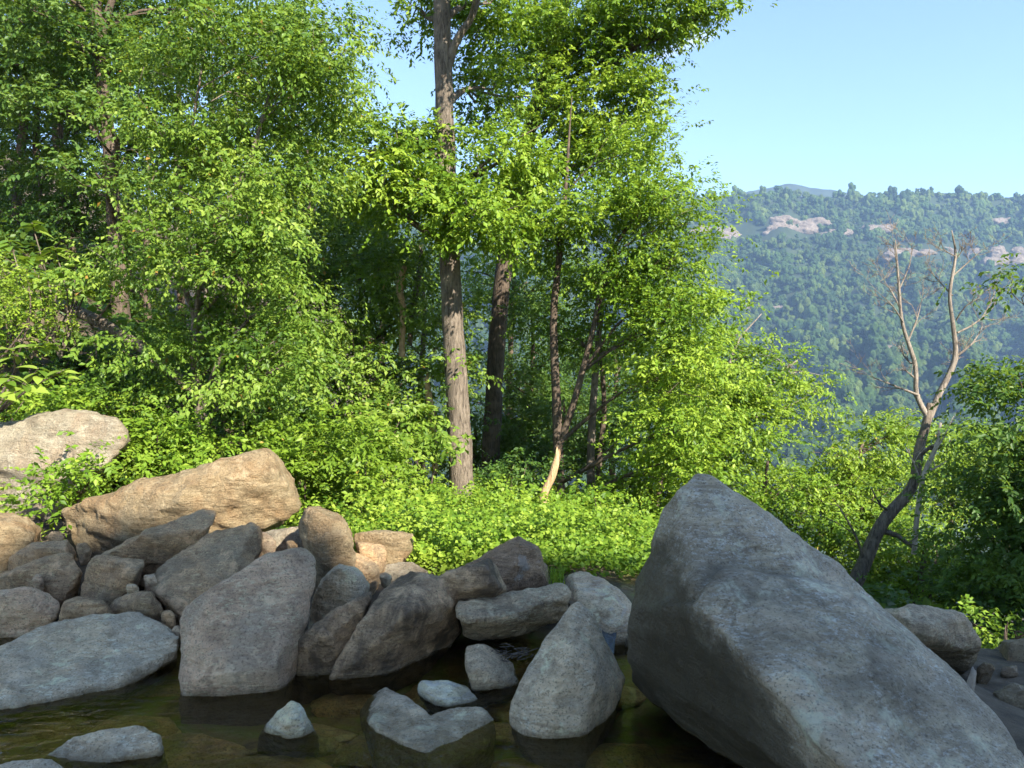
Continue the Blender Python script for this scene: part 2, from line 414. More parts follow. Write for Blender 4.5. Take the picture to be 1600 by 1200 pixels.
def shape_rock(pts_sets, voxel, smooth, amp, seed, fscale=None, strata=0.35, tilt=(0.3, 0.2, 1.0), chips=0, ledge=0.0):
    bm = bmesh.new()
    for pts in pts_sets:
        b2 = bmesh.new(); hull_into(b2, pts)
        rr = random.Random(seed * 13 + len(pts))
        co_ = [v.co.copy() for v in b2.verts]; ctr = sum(co_, Vector()) / len(co_)
        ext = max((q - ctr).length for q in co_)
        for _ in range(chips):
            nn = Vector((rr.gauss(0, 1), rr.gauss(0, 1) - 0.5, rr.gauss(0, 1) + 0.3)).normalized()
            h = max(v.co.dot(nn) for v in b2.verts) - ext * rr.uniform(0.02, 0.11)
            res_ = bmesh.ops.bisect_plane(b2, geom=b2.verts[:] + b2.edges[:] + b2.faces[:], plane_co=nn * h, plane_no=nn, clear_outer=True)
            cut = [e for e in res_['geom_cut'] if isinstance(e, bmesh.types.BMEdge)]
            if cut: bmesh.ops.contextual_create(b2, geom=cut)
        tmp = bpy.data.meshes.new('t'); b2.to_mesh(tmp); b2.free()
        bm.from_mesh(tmp); bpy.data.meshes.remove(tmp)
    bmesh.ops.recalc_face_normals(bm, faces=bm.faces[:])
    me = bpy.data.meshes.new('rock'); bm.to_mesh(me); bm.free()
    o = bpy.data.objects.new('rocktmp', me); COL.objects.link(o)
    m = o.modifiers.new('r', 'REMESH'); m.mode = 'VOXEL'; m.voxel_size = voxel
    s = o.modifiers.new('s', 'SMOOTH'); s.iterations = smooth; s.factor = 0.5
    dg = bpy.context.evaluated_depsgraph_get()
    res = bpy.data.meshes.new_from_object(o.evaluated_get(dg))
    bpy.data.objects.remove(o); bpy.data.meshes.remove(me)
    n = len(res.vertices)
    co = np.empty(n * 3, np.float32); res.vertices.foreach_get('co', co); co = co.reshape(-1, 3)
    no = np.empty(n * 3, np.float32); res.vertices.foreach_get('normal', no); no = no.reshape(-1, 3)
    size = float(np.linalg.norm(co.max(0) - co.min(0)))
    fs = fscale or 2.6 / size
    tl = np.array(tilt); tl = tl / np.linalg.norm(tl)
    off = seed * 7.31
    d = np.empty(n)
    for i in range(n):
        x, y, z = co[i]
        v = Vector((x * fs + off, y * fs, z * fs))
        a = noise.fractal(v, 0.85, 2.1, 3)
        c = noise.ridged_multi_fractal(v * 1.7, 0.9, 2.2, 4, 1.0, 2.0) - 1.1
        t = float(x * tl[0] + y * tl[1] + z * tl[2])
        st = noise.fractal(Vector((x * fs * 0.8 + off, y * fs * 0.8, t * fs * 9.0)), 0.9, 2.0, 3)
        f = noise.fractal(v * 7.0, 0.8, 2.2, 3)
        q_ = noise.fractal(Vector((x * fs * 1.5 + off + 3, y * fs * 1.5, z * fs * 2.4)), 0.9, 2.0, 4) * 3.2
        fq = q_ - math.floor(q_); terr = (math.floor(q_) + min(1.0, fq * 5.0)) / 3.2
        d[i] = a * 0.22 + c * 0.5 + st * strata + f * 0.42 + terr * ledge
    co = co + no * (d * amp * size)[:, None]
    res.vertices.foreach_set('co', co.astype(np.float32).ravel())
    res.polygons.foreach_set('use_smooth', np.ones(len(res.polygons), dtype=bool))
    res.update()
    return res

def px_hull(outline, d, t, shrink=0.78, bulge=0.0, sink=0.0, inner=(), flare=0.0):
    """outline: (px,py) or (px,py,d) traced rim, at its own depth; a bulged front, a narrower back"""
    o3 = [(q[0], q[1], q[2] if len(q) > 2 else d) for q in outline]
    cx = sum(q[0] for q in o3) / len(o3); cyy = sum(q[1] for q in o3) / len(o3)
    pts = [P(*q) for q in o3]
    for x, y, dd in o3:
        pts.append(P(cx + (x - cx) * shrink, cyy + (y - cyy) * shrink, dd + t))
        if bulge:
            # a broad front facet, tilted differently on every rock
            tx, ty = math.sin(cx * 1.7 + cyy), math.cos(cx * 0.9 - cyy * 1.3)
            kx = ((x - cx) * tx + (y - cyy) * ty) / 60.0
            pts.append(P(cx + (x - cx) * 0.90, cyy + (y - cyy) * 0.88, dd - bulge * max(0.15, min(2.2, 1.0 + kx))))
    for q in inner: pts.append(P(*q))
    if sink:
        low = sorted(pts, key=lambda p: p.z)[: max(4, len(pts) // 3)]
        ctr = sum(pts, Vector()) / len(pts)
        for p in low:
            o_ = Vector((p.x - ctr.x, p.y - ctr.y, 0))
            pts.append(p + o_ * flare + Vector((0, 0.03, -sink)))
    return pts

RS = [0]
def rock(name, label, mat, *hulls, voxel=0.0165, smooth=1, amp=0.0145, strata=0.35, tilt=(0.3, 0.2, 1.0), chips=14, ledge=0.8, cat='boulder', group='boulders around the pool'):
    RS[0] += 1
    me = shape_rock(hulls, voxel, smooth, amp, RS[0], strata=strata, tilt=tilt, chips=chips, ledge=ledge)
    o = link(name, me, M[mat])
    tag(o, label, cat, group)
    return o

H = px_hull
# sunlit boulders on the upper left
rock('boulder', 'pale sunlit boulder with a flat face at the far left, above the long tan boulder', 'pale_tan',
     H([(-140, 700), (-60, 682), (0, 668), (60, 652), (130, 644), (186, 650), (208, 688), (170, 722), (100, 748), (60, 772), (0, 785), (-120, 800)], 8.0, 1.6, bulge=0.18, sink=0.5, inner=[(120, 680, 7.85)]), voxel=0.026, smooth=2, chips=5)
rock('boulder', 'long tan sunlit boulder with a blunt right end and fractured front', 'tan',
     H([(92, 792), (180, 768), (300, 733), (425, 702), (455, 715), (470, 748), (480, 786), (440, 812), (400, 822), (330, 842), (200, 866), (125, 866), (95, 822)], 6.6, 1.3, bulge=0.06, sink=0.15,
       inner=[(300, 770, 6.25), (420, 745, 6.3), (190, 805, 6.3), (440, 770, 6.35)]), voxel=0.024, smooth=1, amp=0.012, strata=0.6, ledge=1.4, tilt=(0.35, 0.1, 1))
rock('boulder', 'tan boulder cut by the frame below the pale boulder at the far left', 'tan',
     H([(-90, 800), (0, 795), (45, 808), (76, 832), (60, 856), (0, 888), (-90, 900)], 6.2, 0.9, bulge=0.12, sink=0.2))
rock('stone', 'low brown stone wedged between the tan boulder and a dark grey-brown slab at far left', 'brown',
     H([(10, 868), (50, 848), (108, 842), (120, 858), (95, 885), (20, 890)], 5.9, 0.6, bulge=0.06, sink=0.2), cat='stone')
rock('slab', 'brown slab leaning against the front of the long tan boulder', 'brown',
     H([(155, 868), (235, 826), (322, 791), (345, 797), (318, 842), (285, 872), (228, 888), (160, 885)], 5.75, 0.5, bulge=0.10, sink=0.15), strata=0.6, tilt=(0.5, 0.1, 1), cat='rock slab')
rock('boulder', 'dark brown wedge boulder with a flat sloping top at the left edge', 'brown',
     H([(-30, 900), (20, 885), (98, 845), (118, 862), (126, 892), (104, 934), (40, 932), (-30, 935)], 5.45, 0.7, bulge=0.10, sink=0.2))
rock('stone', 'small squarish brown rock between the wedge boulder and the leaning slab', 'brown',
     H([(126, 884), (150, 870), (228, 872), (222, 893), (205, 915), (165, 938), (120, 932)], 5.3, 0.5, bulge=0.10, sink=0.2), cat='stone')
rock('slab', 'long layered brown slab slanting up behind the tall mauve slab', 'brown',
     H([(218, 912, 5.2), (270, 870, 5.4), (330, 832, 5.6), (398, 815, 5.7), (416, 850, 5.5), (360, 900, 5.2), (300, 965, 4.9), (268, 980, 4.85), (250, 945, 5.0)], 5.3, 0.5, bulge=0.05, sink=0.25), strata=0.9, tilt=(0.62, 0.0, 0.8), cat='rock slab')
rock('stone', 'little grey stone tucked beside the top of the layered brown slab', 'mauve',
     H([(398, 838), (412, 830), (432, 846), (420, 868), (402, 862)], 5.75, 0.35, bulge=0.04, sink=0.25), cat='stone')
rock('stone', 'thin strip of sunlit tan rock under the blunt end of the long boulder', 'pale_tan',
     H([(405, 832), (470, 822), (482, 842), (440, 862), (405, 855)], 6.2, 0.5, bulge=0.03, sink=0.3), cat='stone')
rock('boulder', 'rounded brown-grey boulder at the left edge above the flat grey boulder', 'mauve',
     H([(-60, 935), (10, 922), (45, 917), (95, 938), (88, 968), (40, 1000), (-60, 1040)], 4.95, 0.7, bulge=0.10, sink=0.2))
rock('stone', 'small domed brown stone on top of the flat grey boulder', 'brown',
     H([(78, 968), (90, 945), (120, 932), (165, 942), (180, 968), (170, 985), (90, 985)], 4.85, 0.45, bulge=0.08, sink=0.15), cat='stone')
rock('stone', 'low flat brown stone beside the domed stone, under the layered slab', 'brown',
     H([(160, 950), (195, 930), (246, 920), (258, 950), (240, 978), (180, 985)], 4.9, 0.4, bulge=0.08, sink=0.2), strata=0.8, cat='stone')
rock('boulder', 'broad flat grey boulder sloping into the pool at the left', 'grey',
     H([(-110, 1060, 4.1), (0, 1016, 4.4), (80, 972, 4.6), (150, 963, 4.6), (225, 972, 4.55), (270, 965, 4.6), (284, 985, 4.5), (280, 1028, 4.42), (190, 1078, 4.05), (100, 1098, 3.88), (0, 1116, 3.74), (-110, 1125, 3.7)], 4.2, 0.9, sink=0.35,
       inner=[(40, 1030, 4.05), (150, 1020, 4.15), (230, 1000, 4.3)]), voxel=0.016, smooth=2, amp=0.013, ledge=1.0)
# tall slab, upright, flat face to the camera
rock('slab', 'tall mauve-grey slab with a broad flat face standing in the pool', 'mauve',
     H([(300, 928, 4.25), (345, 888, 4.3), (410, 862, 4.4), (478, 837, 4.5), (494, 848, 4.5), (492, 902, 4.4), (474, 985, 4.25), (445, 1030, 4.15), (440, 1068, 4.12), (380, 1082, 4.02), (285, 1090, 3.95), (276, 1072, 3.98), (290, 1020, 4.1), (282, 965, 4.2)], 4.2, 0.42, sink=0.3,
       inner=[(330, 925, 4.17), (322, 1000, 4.05), (318, 1060, 3.93), (430, 1040, 4.0)]), voxel=0.014, smooth=2, amp=0.010, strata=0.4, chips=7, ledge=0.6, cat='rock slab')
rock('boulder', 'upright brown boulder with a peaked top and pale edges behind the tall slab', 'tan',
     H([(466, 822), (478, 795), (496, 783), (535, 800), (550, 838), (556, 872), (530, 885), (500, 896), (486, 866)], 5.6, 0.6, bulge=0.0, sink=0.3, inner=[(505, 815, 5.35), (508, 865, 5.35), (540, 850, 5.4)]))
rock('stone', 'flat-topped tan block jutting out toward the vines', 'tan',
     H([(548, 833), (600, 829), (648, 833), (646, 852), (630, 875), (604, 880), (560, 858)], 6.1, 0.6, bulge=0.03, sink=0.1), cat='stone')
rock('stone', 'reddish brown stone under the flat-topped tan block', 'brown',
     H([(553, 845), (580, 840), (604, 852), (602, 872), (590, 886), (562, 872)], 5.85, 0.4, bulge=0.05, sink=0.1), cat='stone')
rock('stone', 'small dark brown stone low beside the peaked boulder', 'brown',
     H([(550, 862), (572, 868), (594, 886), (574, 898), (548, 888)], 5.6, 0.4, bulge=0.05, sink=0.3), cat='stone')
rock('slab', 'low pale sunlit slab at the edge of the vines below the tan block', 'pale_tan',
     H([(566, 896), (604, 882), (646, 876), (672, 893), (640, 912), (580, 914)], 5.9, 0.7, bulge=0.03, sink=0.3), cat='rock slab')
rock('boulder', 'grey domed boulder between the tall slab and the long dark ridge rock', 'grey',
     H([(478, 990), (488, 930), (510, 893), (530, 881), (556, 888), (576, 912), (560, 945), (520, 985)], 4.85, 0.5, bulge=0.1, sink=0.3))
# long ridge rock
rock('boulder', 'dark stained wedge rock leaning on the left end of the long ridge rock', 'stained',
     H([(446, 1058, 4.26), (448, 1022, 4.16), (475, 990, 4.2), (520, 955, 4.25), (586, 920, 4.35), (578, 945, 4.45), (540, 1005, 4.42), (512, 1056, 4.32)], 4.3, 0.4, sink=0.2, shrink=0.85, inner=[(520, 975, 4.15)]),
     voxel=0.013, smooth=1, amp=0.013, strata=0.7, tilt=(0.7, 0.2, 0.7), chips=10)
rock('boulder', 'long dark stained rock with a saddle-shaped ridge and an undercut front', 'stained',
     H([(512, 1064, 4.12), (540, 1012, 4.18), (592, 925, 4.3), (640, 888, 4.42), (690, 900, 4.46), (722, 922, 4.42), (726, 978, 4.8), (640, 1032, 4.55), (570, 1060, 4.3)], 4.3, 0.6, sink=0.2, shrink=0.85, inner=[(610, 950, 4.12), (660, 935, 4.18)]),
     H([(665, 905, 4.46), (705, 898, 4.46), (768, 872, 4.5), (778, 880, 4.5), (796, 922, 4.55), (745, 958, 4.8), (715, 985, 4.9), (670, 985, 4.8)], 4.6, 0.5, shrink=0.85, inner=[(740, 905, 4.38)]),
     voxel=0.016, smooth=1, amp=0.010, strata=0.7, tilt=(0.7, 0.2, 0.7), chips=8)
rock('boulder', 'pyramid-shaped brown boulder with a pale scar in front of the vines', 'scarred',
     H([(728, 886), (770, 858), (812, 834), (838, 858), (858, 888), (862, 915), (800, 930), (760, 930)], 5.6, 0.7, sink=0.3, inner=[(812, 850, 5.5), (800, 920, 5.3)]), smooth=4)
rock('boulder', 'rough-edged grey block lying flat behind the triangular boulder', 'block',
     H([(705, 945, 4.4), (722, 938, 4.5), (800, 926, 4.65), (878, 914, 4.8), (902, 930, 4.8), (890, 958, 4.8), (835, 986, 4.85), (790, 1002, 4.75), (735, 1000, 4.7), (708, 982, 4.6)], 4.5, 0.4, inner=[(870, 942, 4.5), (725, 962, 4.25), (800, 955, 4.35)]), voxel=0.016, smooth=2, amp=0.018, strata=0.6, ledge=1.1, chips=14)
rock('stone', 'small angular grey block standing in the water below the rough grey block', 'block',
     H([(726, 1006, 4.2), (760, 1008, 4.3), (815, 1040, 4.3), (813, 1066, 4.15), (790, 1072, 4.05), (738, 1078, 4.0), (728, 1045, 4.05)], 4.1, 0.35, sink=0.2, inner=[(738, 1045, 3.98)]), voxel=0.014, smooth=4, cat='stone')
rock('boulder', 'smooth triangular grey boulder rising to a point at the middle of the pool', 'grey',
     H([(890, 945, 3.95), (905, 936, 3.98), (925, 958, 3.95), (952, 1010, 3.9), (976, 1060, 3.85), (966, 1092, 3.75), (905, 1132, 3.5), (850, 1141, 3.48), (790, 1118, 3.55), (812, 1065, 3.7), (850, 1000, 3.82)], 3.75, 0.5, sink=0.3,
       inner=[(895, 1010, 3.68), (870, 1090, 3.46), (925, 1070, 3.55)]), voxel=0.013, smooth=4, amp=0.008, strata=0.3, chips=6, ledge=0.5)
rock('slab', 'slab with white streaks sloping to the outlet behind the triangular boulder', 'streaked',
     H([(874, 900, 5.4), (905, 894, 5.5), (945, 905, 5.4), (992, 942, 5.2), (990, 1000, 4.7), (968, 1008, 4.55), (930, 985, 4.7), (900, 930, 5.1)], 5.0, 0.6, sink=0.2, bulge=0.02), strata=0.6, tilt=(0.7, -0.3, 0.6), cat='rock slab')
rock('stone', 'small pale brown stone at the foot of the vines left of the giant boulder', 'brown',
     H([(962, 920), (980, 908), (1002, 904), (1010, 930), (990, 945), (966, 935)], 6.0, 0.5, bulge=0.04, sink=0.3), cat='stone')
# stones in the pool
rock('stone', 'flat pale grey notched stone in the pool, nearest the triangular boulder', 'grey',
     H([(566, 1092, 3.9), (600, 1073, 3.98), (630, 1085, 3.9), (668, 1112, 3.7), (690, 1190, 3.28), (620, 1190, 3.28), (590, 1150, 3.52), (572, 1115, 3.7)], 3.6, 0.05, shrink=0.95, sink=0.2, flare=0.3),
     H([(655, 1128, 3.62), (700, 1106, 3.75), (750, 1104, 3.76), (776, 1122, 3.66), (760, 1150, 3.5), (700, 1186, 3.3), (640, 1192, 3.27), (640, 1140, 3.55)], 3.5, 0.05, shrink=0.95, sink=0.2, flare=0.3), voxel=0.011, smooth=3, amp=0.010, cat='stone')
rock('stone', 'small white-veined flat stone propped behind the notched pale stone', 'quartz',
     H([(648, 1078, 3.95), (655, 1062, 4.0), (700, 1063, 4.02), (735, 1075, 4.0), (750, 1096, 3.9), (715, 1104, 3.82), (680, 1100, 3.82)], 3.9, 0.2, sink=0.12), voxel=0.011, smooth=4, cat='stone')
rock('stone', 'small pale pointed stone alone in the brown shallows', 'quartz',
     H([(398, 1148, 3.54), (430, 1112, 3.62), (456, 1094, 3.66), (470, 1102, 3.64), (496, 1145, 3.56), (494, 1152, 3.52), (440, 1155, 3.46)], 3.54, 0.2, sink=0.2, flare=0.4, inner=[(462, 1115, 3.5)]), voxel=0.011, smooth=4, amp=0.016, cat='stone')
rock('stone', 'long low grey stone barely above water at the lower left', 'grey',
     H([(66, 1182, 3.30), (110, 1152, 3.36), (160, 1142, 3.40), (215, 1134, 3.42), (255, 1150, 3.38), (260, 1168, 3.33), (200, 1180, 3.28), (120, 1192, 3.22)], 3.3, 0.05, shrink=0.95, sink=0.18, flare=0.35), voxel=0.012, smooth=3, cat='stone')
rock('stone', 'pale stone tip cut by the bottom left corner', 'grey',
     H([(-20, 1200, 3.1), (20, 1188, 3.12), (80, 1186, 3.12), (106, 1200, 3.1), (90, 1230, 3.0), (0, 1230, 3.0)], 3.1, 0.05, shrink=0.95, sink=0.25), voxel=0.012, smooth=3, cat='stone')
# giant boulder on the right
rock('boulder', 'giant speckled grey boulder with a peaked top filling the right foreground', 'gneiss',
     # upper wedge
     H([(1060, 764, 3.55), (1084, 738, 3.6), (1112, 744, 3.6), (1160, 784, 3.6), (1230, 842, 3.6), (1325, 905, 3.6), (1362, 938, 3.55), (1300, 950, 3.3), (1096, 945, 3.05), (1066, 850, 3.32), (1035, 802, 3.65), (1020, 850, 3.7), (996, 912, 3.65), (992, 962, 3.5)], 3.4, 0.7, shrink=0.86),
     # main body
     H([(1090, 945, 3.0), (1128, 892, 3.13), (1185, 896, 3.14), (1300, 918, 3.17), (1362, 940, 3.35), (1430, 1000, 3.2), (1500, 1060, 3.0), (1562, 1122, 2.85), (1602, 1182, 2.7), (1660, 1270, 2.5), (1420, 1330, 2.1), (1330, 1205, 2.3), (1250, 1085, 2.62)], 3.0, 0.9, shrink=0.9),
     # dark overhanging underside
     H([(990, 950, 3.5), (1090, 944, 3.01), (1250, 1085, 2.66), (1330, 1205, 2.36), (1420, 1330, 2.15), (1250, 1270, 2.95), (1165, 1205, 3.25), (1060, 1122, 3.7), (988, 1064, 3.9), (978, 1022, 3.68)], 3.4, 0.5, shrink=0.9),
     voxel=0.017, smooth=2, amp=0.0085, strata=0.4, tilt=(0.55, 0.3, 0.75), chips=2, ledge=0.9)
rock('boulder', 'grey slab boulder with an undercut dark end behind the giant boulder', 'block',
     H([(1350, 936, 4.6), (1440, 944, 4.8), (1500, 958, 4.8), (1541, 972, 4.5), (1532, 1005, 4.8), (1505, 1055, 5.0), (1430, 1000, 4.5), (1370, 960, 4.4)], 4.5, 0.5, shrink=0.8, inner=[(1430, 978, 4.25), (1500, 980, 4.3)]), voxel=0.02, smooth=2, amp=0.016, ledge=1.1)
rock('stone', 'dark grey stone at the right edge below the undercut slab', 'block',
     H([(1530, 1078), (1548, 1064), (1575, 1062), (1640, 1085), (1640, 1150), (1600, 1150), (1556, 1105)], 4.2, 0.5, bulge=0.06, sink=0.3), cat='stone')
rock('stone', 'small rounded grey stone at the right edge beside the giant boulder', 'grey',
     H([(1552, 1108), (1572, 1102), (1590, 1125), (1592, 1150), (1565, 1140)], 3.9, 0.3, bulge=0.05, sink=0.3), cat='stone')
rock('boulder', 'low sunlit tan rock bank at the right edge beyond the undercut slab', 'tan',
     H([(1530, 1018), (1560, 1002), (1700, 992), (1750, 1060), (1600, 1095), (1535, 1065)], 5.5, 1.2, bulge=0.1, sink=0.4, inner=[(1600, 1010, 5.4)]), voxel=0.03)

# small broken stones wedged in the gaps of the pile
for i, (px_, py_, d_, r_) in enumerate([(128, 858, 5.9, 13), (236, 905, 5.15, 12), (112, 944, 5.05, 10), (262, 962, 4.75, 12), (276, 985, 4.65, 10), (205, 918, 5.0, 10), (90, 838, 6.2, 12), (60, 905, 5.3, 9), (470, 880, 5.2, 10), (455, 850, 5.6, 9), (560, 905, 5.2, 11), (600, 900, 5.4, 9), (865, 935, 5.1, 9), (700, 945, 4.75, 9), (985, 1000, 4.7, 10), (1540, 1045, 4.8, 12), (1580, 1050, 5.0, 14), (1530, 1100, 4.3, 9)]):
    rr = random.Random(i + 77)
    ol = [(px_ + math.cos(q) * r_ * rr.uniform(0.7, 1.5), py_ + math.sin(q) * r_ * rr.uniform(0.55, 1.0)) for q in [j * 1.0472 + rr.uniform(-0.3, 0.3) for j in range(6)]]
    rock('broken_stone', 'small broken stone wedged in a gap between the boulders', ('brown', 'mauve', 'block')[i % 3], H(ol, d_, 0.12, sink=0.08, bulge=0.02), voxel=0.009, chips=5, cat='stone', group='small stones wedged between the boulders')
# submerged stones
rng = np.random.default_rng(5)
for i in range(34):
    x = rng.uniform(-2.6, 0.7); y = rng.uniform(3.0, 4.5); s = rng.uniform(0.10, 0.26)
    base = []
    for q in range(14):
        v = rng.normal(size=3); v /= np.linalg.norm(v)
        base.append(Vector((x + v[0] * s * 1.3, y + v[1] * s, -0.17 + v[2] * s * 0.30)))
    RS[0] += 1
    o = link('submerged_stone', shape_rock([base], 0.022, 4, 0.012, RS[0]), M['bedstone'])
    tag(o, 'brown stone lying under the shallow water of the pool', 'stone', 'stones on the pool bed')

# unseen bluff behind right of the viewer, added and shaped to shade the pool
def sun_blocker():
    xs = np.linspace(4, 44, 121); V = []; nx = len(xs)
    for r in range(60):
        for x in xs:
            top = 16.95 + 4.2 * float(sstep(22.0, 25.0, x)) - 9.0 * (1 - float(sstep(4, 9.5, x))) + 0.9 * fbm(x * 0.5, 1.7, 0, 4)
            yb = -13.6 + 0.004 * (x - 20) ** 2
            if r < 48:
                t = r / 47.0; z = -1.5 + (top + 1.5) * t
                y = yb - 1.4 * t + 1.0 * fbm(x * 0.25, z * 0.3, 2.0, 5) + 0.25 * fbm(x * 1.3, z * 2.2, 5.0, 3)
            else:
                t = (r - 47) / 12.0; z = top - 0.8 * t; y = yb - 1.4 - 9.0 * t + 0.3 * fbm(x, t * 4, 8, 3)
            V.append((x, y, z))
    me = np_mesh('sun_blocker', V, [grid_faces(60, nx)], smooth=True)
    tag(link('sun_blocker', me, M['sun_blocker']), 'unseen rock bluff added behind the viewer to shade the pool', kind='structure')
sun_blocker()

# ------------------------------------------------------------------ far mountain
def mtn_point(u, v):
    d = 560 + (1450 - 560) * v
    py = 790 + (306 - 790) * (v ** 0.9)
    p = P(u, py, d)
    amp = 75 * math.sin(math.pi * min(1, max(0, v))) ** 0.7
    p.z += amp * fbm(u * 0.006, v * 2.2, 1.0, 4) + amp * 0.5 * (noise.noise(Vector((u * 0.011 + v * 1.5, v * 0.8, 4.0))))
    p.z += 7 * fbm(u * 0.01, 9.0, 0, 3) * sstep(0.8, 1.0, v)
    p.y += 40 * fbm(u * 0.008, v * 3, 7.0, 3)
    return p
us = np.linspace(-300, 2300, 220); vs = np.linspace(-0.1, 1.0, 80)
V = []
for v in vs:
    for u in us:
        V.append(mtn_point(u, max(v, 0.0)) + Vector((0, min(0, v) * 900, min(0, v) * 400)))
for kx in range(1, 7):
    for u in us:
        q = mtn_point(u, 1.0); V.append(q + Vector((q.x * 0.05 * kx, 90 * kx, -10 * kx * kx)))
k = NT('forest_floor')
g = k.n('ShaderNodeNewGeometry')
c = k.ramp(k.noise(g.outputs['Position'], 0.02, 6, 0.7), [(0.4, (0.014, 0.026, 0.010)), (0.6, (0.025, 0.042, 0.014)), (0.72, (0.05, 0.05, 0.03))])
p = k.n('ShaderNodeBsdfPrincipled'); k.l(c, p.inputs['Base Color']); p.inputs['Roughness'].default_value = 1.0
k.l(p.outputs[0], k.out.inputs['Surface']); M['floor'] = k.m
tag(link('mountain', np_mesh('mountain', V, [grid_faces(len(vs) + 6, len(us))], smooth=True), M['floor']), 'long wooded mountain slope across the valley', kind='structure')
# second ridge peeping over
V = []
for r in range(14):
    for i in range(60):
        u = 1050 + i * 8
        peak = 287 + abs(u - 1228) * (0.14 if u > 1228 else 0.22) + 2.5 * fbm(u * 0.03, 2.2, 0, 4)
        V.append(P(u, peak + r * 8 + (2.2 * noise.noise(Vector((u * 0.35, r * 1.7, 5.0)))), 2200 - r * 40))
k = NT('far_ridge_forest')
g = k.n('ShaderNodeNewGeometry')
c = k.ramp(k.noise(g.outputs['Position'], 0.03, 5, 0.7), [(0.4, (0.012, 0.022, 0.012)), (0.6, (0.03, 0.045, 0.02))])
p = k.n('ShaderNodeBsdfPrincipled'); k.l(c, p.inputs['Base Color']); p.inputs['Roughness'].default_value = 1.0
k.l(p.outputs[0], k.out.inputs['Surface'])
tag(link('far_hill', np_mesh('far_hill', V, [grid_faces(14, 60)], smooth=True), k.m), 'blue peak showing just over the wooded ridge', kind='structure')

# pale rock faces in the forest
OUT = [(1150, 374, 90, 19, 'long low pale rock face high on the far slope, farthest left'),
       (1245, 358, 50, 24, 'domed pale rock face beside the long low face on the far slope'),
       (1300, 368, 26, 12, 'small rounded rock dome on the far slope between two larger faces'),
       (1378, 360, 26, 11, 'slanting tan rock ledge high on the far slope above the dead tree'),
       (1425, 398, 46, 17, 'pale rock face behind the left fork of the dead tree'),
       (1500, 402, 48, 19, 'pinkish rock face behind the right fork of the dead tree'),
       (1585, 410, 40, 24, 'broad grey rock face on the far slope at the right edge'),
       (1570, 352, 22, 10, 'small grey rock ledge high on the far slope at the right edge'),
       (1180, 488, 45, 9, 'thin pale rock band low on the far slope above the airy tree'),
       (1388, 550, 26, 10, 'small rock patch low on the far slope left of the dead trunk')]
def v_for(py):
    return max(0.0, min(1.0, ((790 - py) / 484.0))) ** (1 / 0.9)
for u, py, rx, ry, lab in OUT:
    v = v_for(py); c = mtn_point(u, v)
    # settle on the pixel row wanted
    for _ in range(12):
        row = 600 - (c.z - EYE) / c.y * F
        v = max(0, min(1, v + (row - py) / 600.0)); c = mtn_point(u, v)
    s = c.y / F
    sets = []; rr = random.Random(int(u * 7 + py))
    for b_ in range(5):
        ox, oz = rr.uniform(-0.7, 0.7) * rx * s, rr.uniform(-0.45, 0.45) * ry * s
        sx, sz = rr.uniform(0.35, 0.7) * rx * s, rr.uniform(0.4, 0.8) * ry * s
        pts = []
        for q in range(18):
            a = q * 2.399; zz = 1 - 2 * (q + 0.5) / 18; r_ = math.sqrt(1 - zz * zz); j = rr.uniform(0.7, 1.15)
            pts.append(c + Vector((ox + math.cos(a) * r_ * sx * j, 8 * oz / (ry * s) + math.sin(a) * r_ * 8, oz + zz * sz * j + 3.5)))
        sets.append(pts)
    RS[0] += 1
    o = link('rock_outcrop', shape_rock(sets, max(1.2, rx * s * 0.036), 2, 0.03, RS[0], strata=0.9, tilt=(0.35, 0, 1), chips=4), M['outcrop'])
    tag(o, lab, 'rock face', 'rock faces on the far slope')

# crowns of the far forest: a few lumpy crowns instanced by the thousand
def far_crown(seed, tall):
    r = random.Random(seed); bm = bmesh.new()
    for q in range(9):
        b2 = bmesh.new(); bmesh.ops.create_icosphere(b2, subdivisions=2, radius=1.0)
        cx, cyy = r.uniform(-0.5, 0.5), r.uniform(-0.5, 0.5); cz = r.uniform(0.3, 1.1) * tall
        rad = r.uniform(0.28, 0.5)
        for v in b2.verts:
            f = 1 + 0.38 * noise.fractal(v.co * 1.9 + Vector((seed * 3 + q, 0, 0)), 0.8, 2.2, 3)
            v.co = Vector((cx, cyy, cz)) + v.co * rad * f
        tmp = bpy.data.meshes.new('t'); b2.to_mesh(tmp); b2.free(); bm.from_mesh(tmp); bpy.data.meshes.remove(tmp)
    me = bpy.data.meshes.new('far_crown'); bm.to_mesh(me); bm.free()
    return me
k = NT('far_canopy')
oi = k.n('ShaderNodeObjectInfo'); g = k.n('ShaderNodeNewGeometry')
c = k.ramp(oi.outputs['Random'], [(0.0, (0.018, 0.042, 0.010)), (0.5, (0.055, 0.105, 0.018)), (1.0, (0.125, 0.165, 0.032))])
c = k.mix(k.ramp(k.noise(g.outputs['Position'], 0.007, 4, 0.6), [(0.40, 0.6), (0.58, 0.0)]), c, (0.022, 0.045, 0.014))
c = k.mix(k.math('MULTIPLY', k.ramp(k.noise(g.outputs['Position'], 0.9, 5, 0.7), [(0.4, 1.0), (0.6, 0.0)]), 0.5), c, (0.018, 0.04, 0.01))
p = k.n('ShaderNodeBsdfPrincipled'); k.l(c, p.inputs['Base Color']); p.inputs['Roughness'].default_value = 0.8
p.inputs['Specular IOR Level'].default_value = 0.2
k.l(k.bump(k.noise(g.outputs['Position'], 1.1, 5, 0.75), 1.0, 1.2), p.inputs['Normal'])
k.l(p.outputs[0], k.out.inputs['Surface']); M['far_canopy'] = k.m

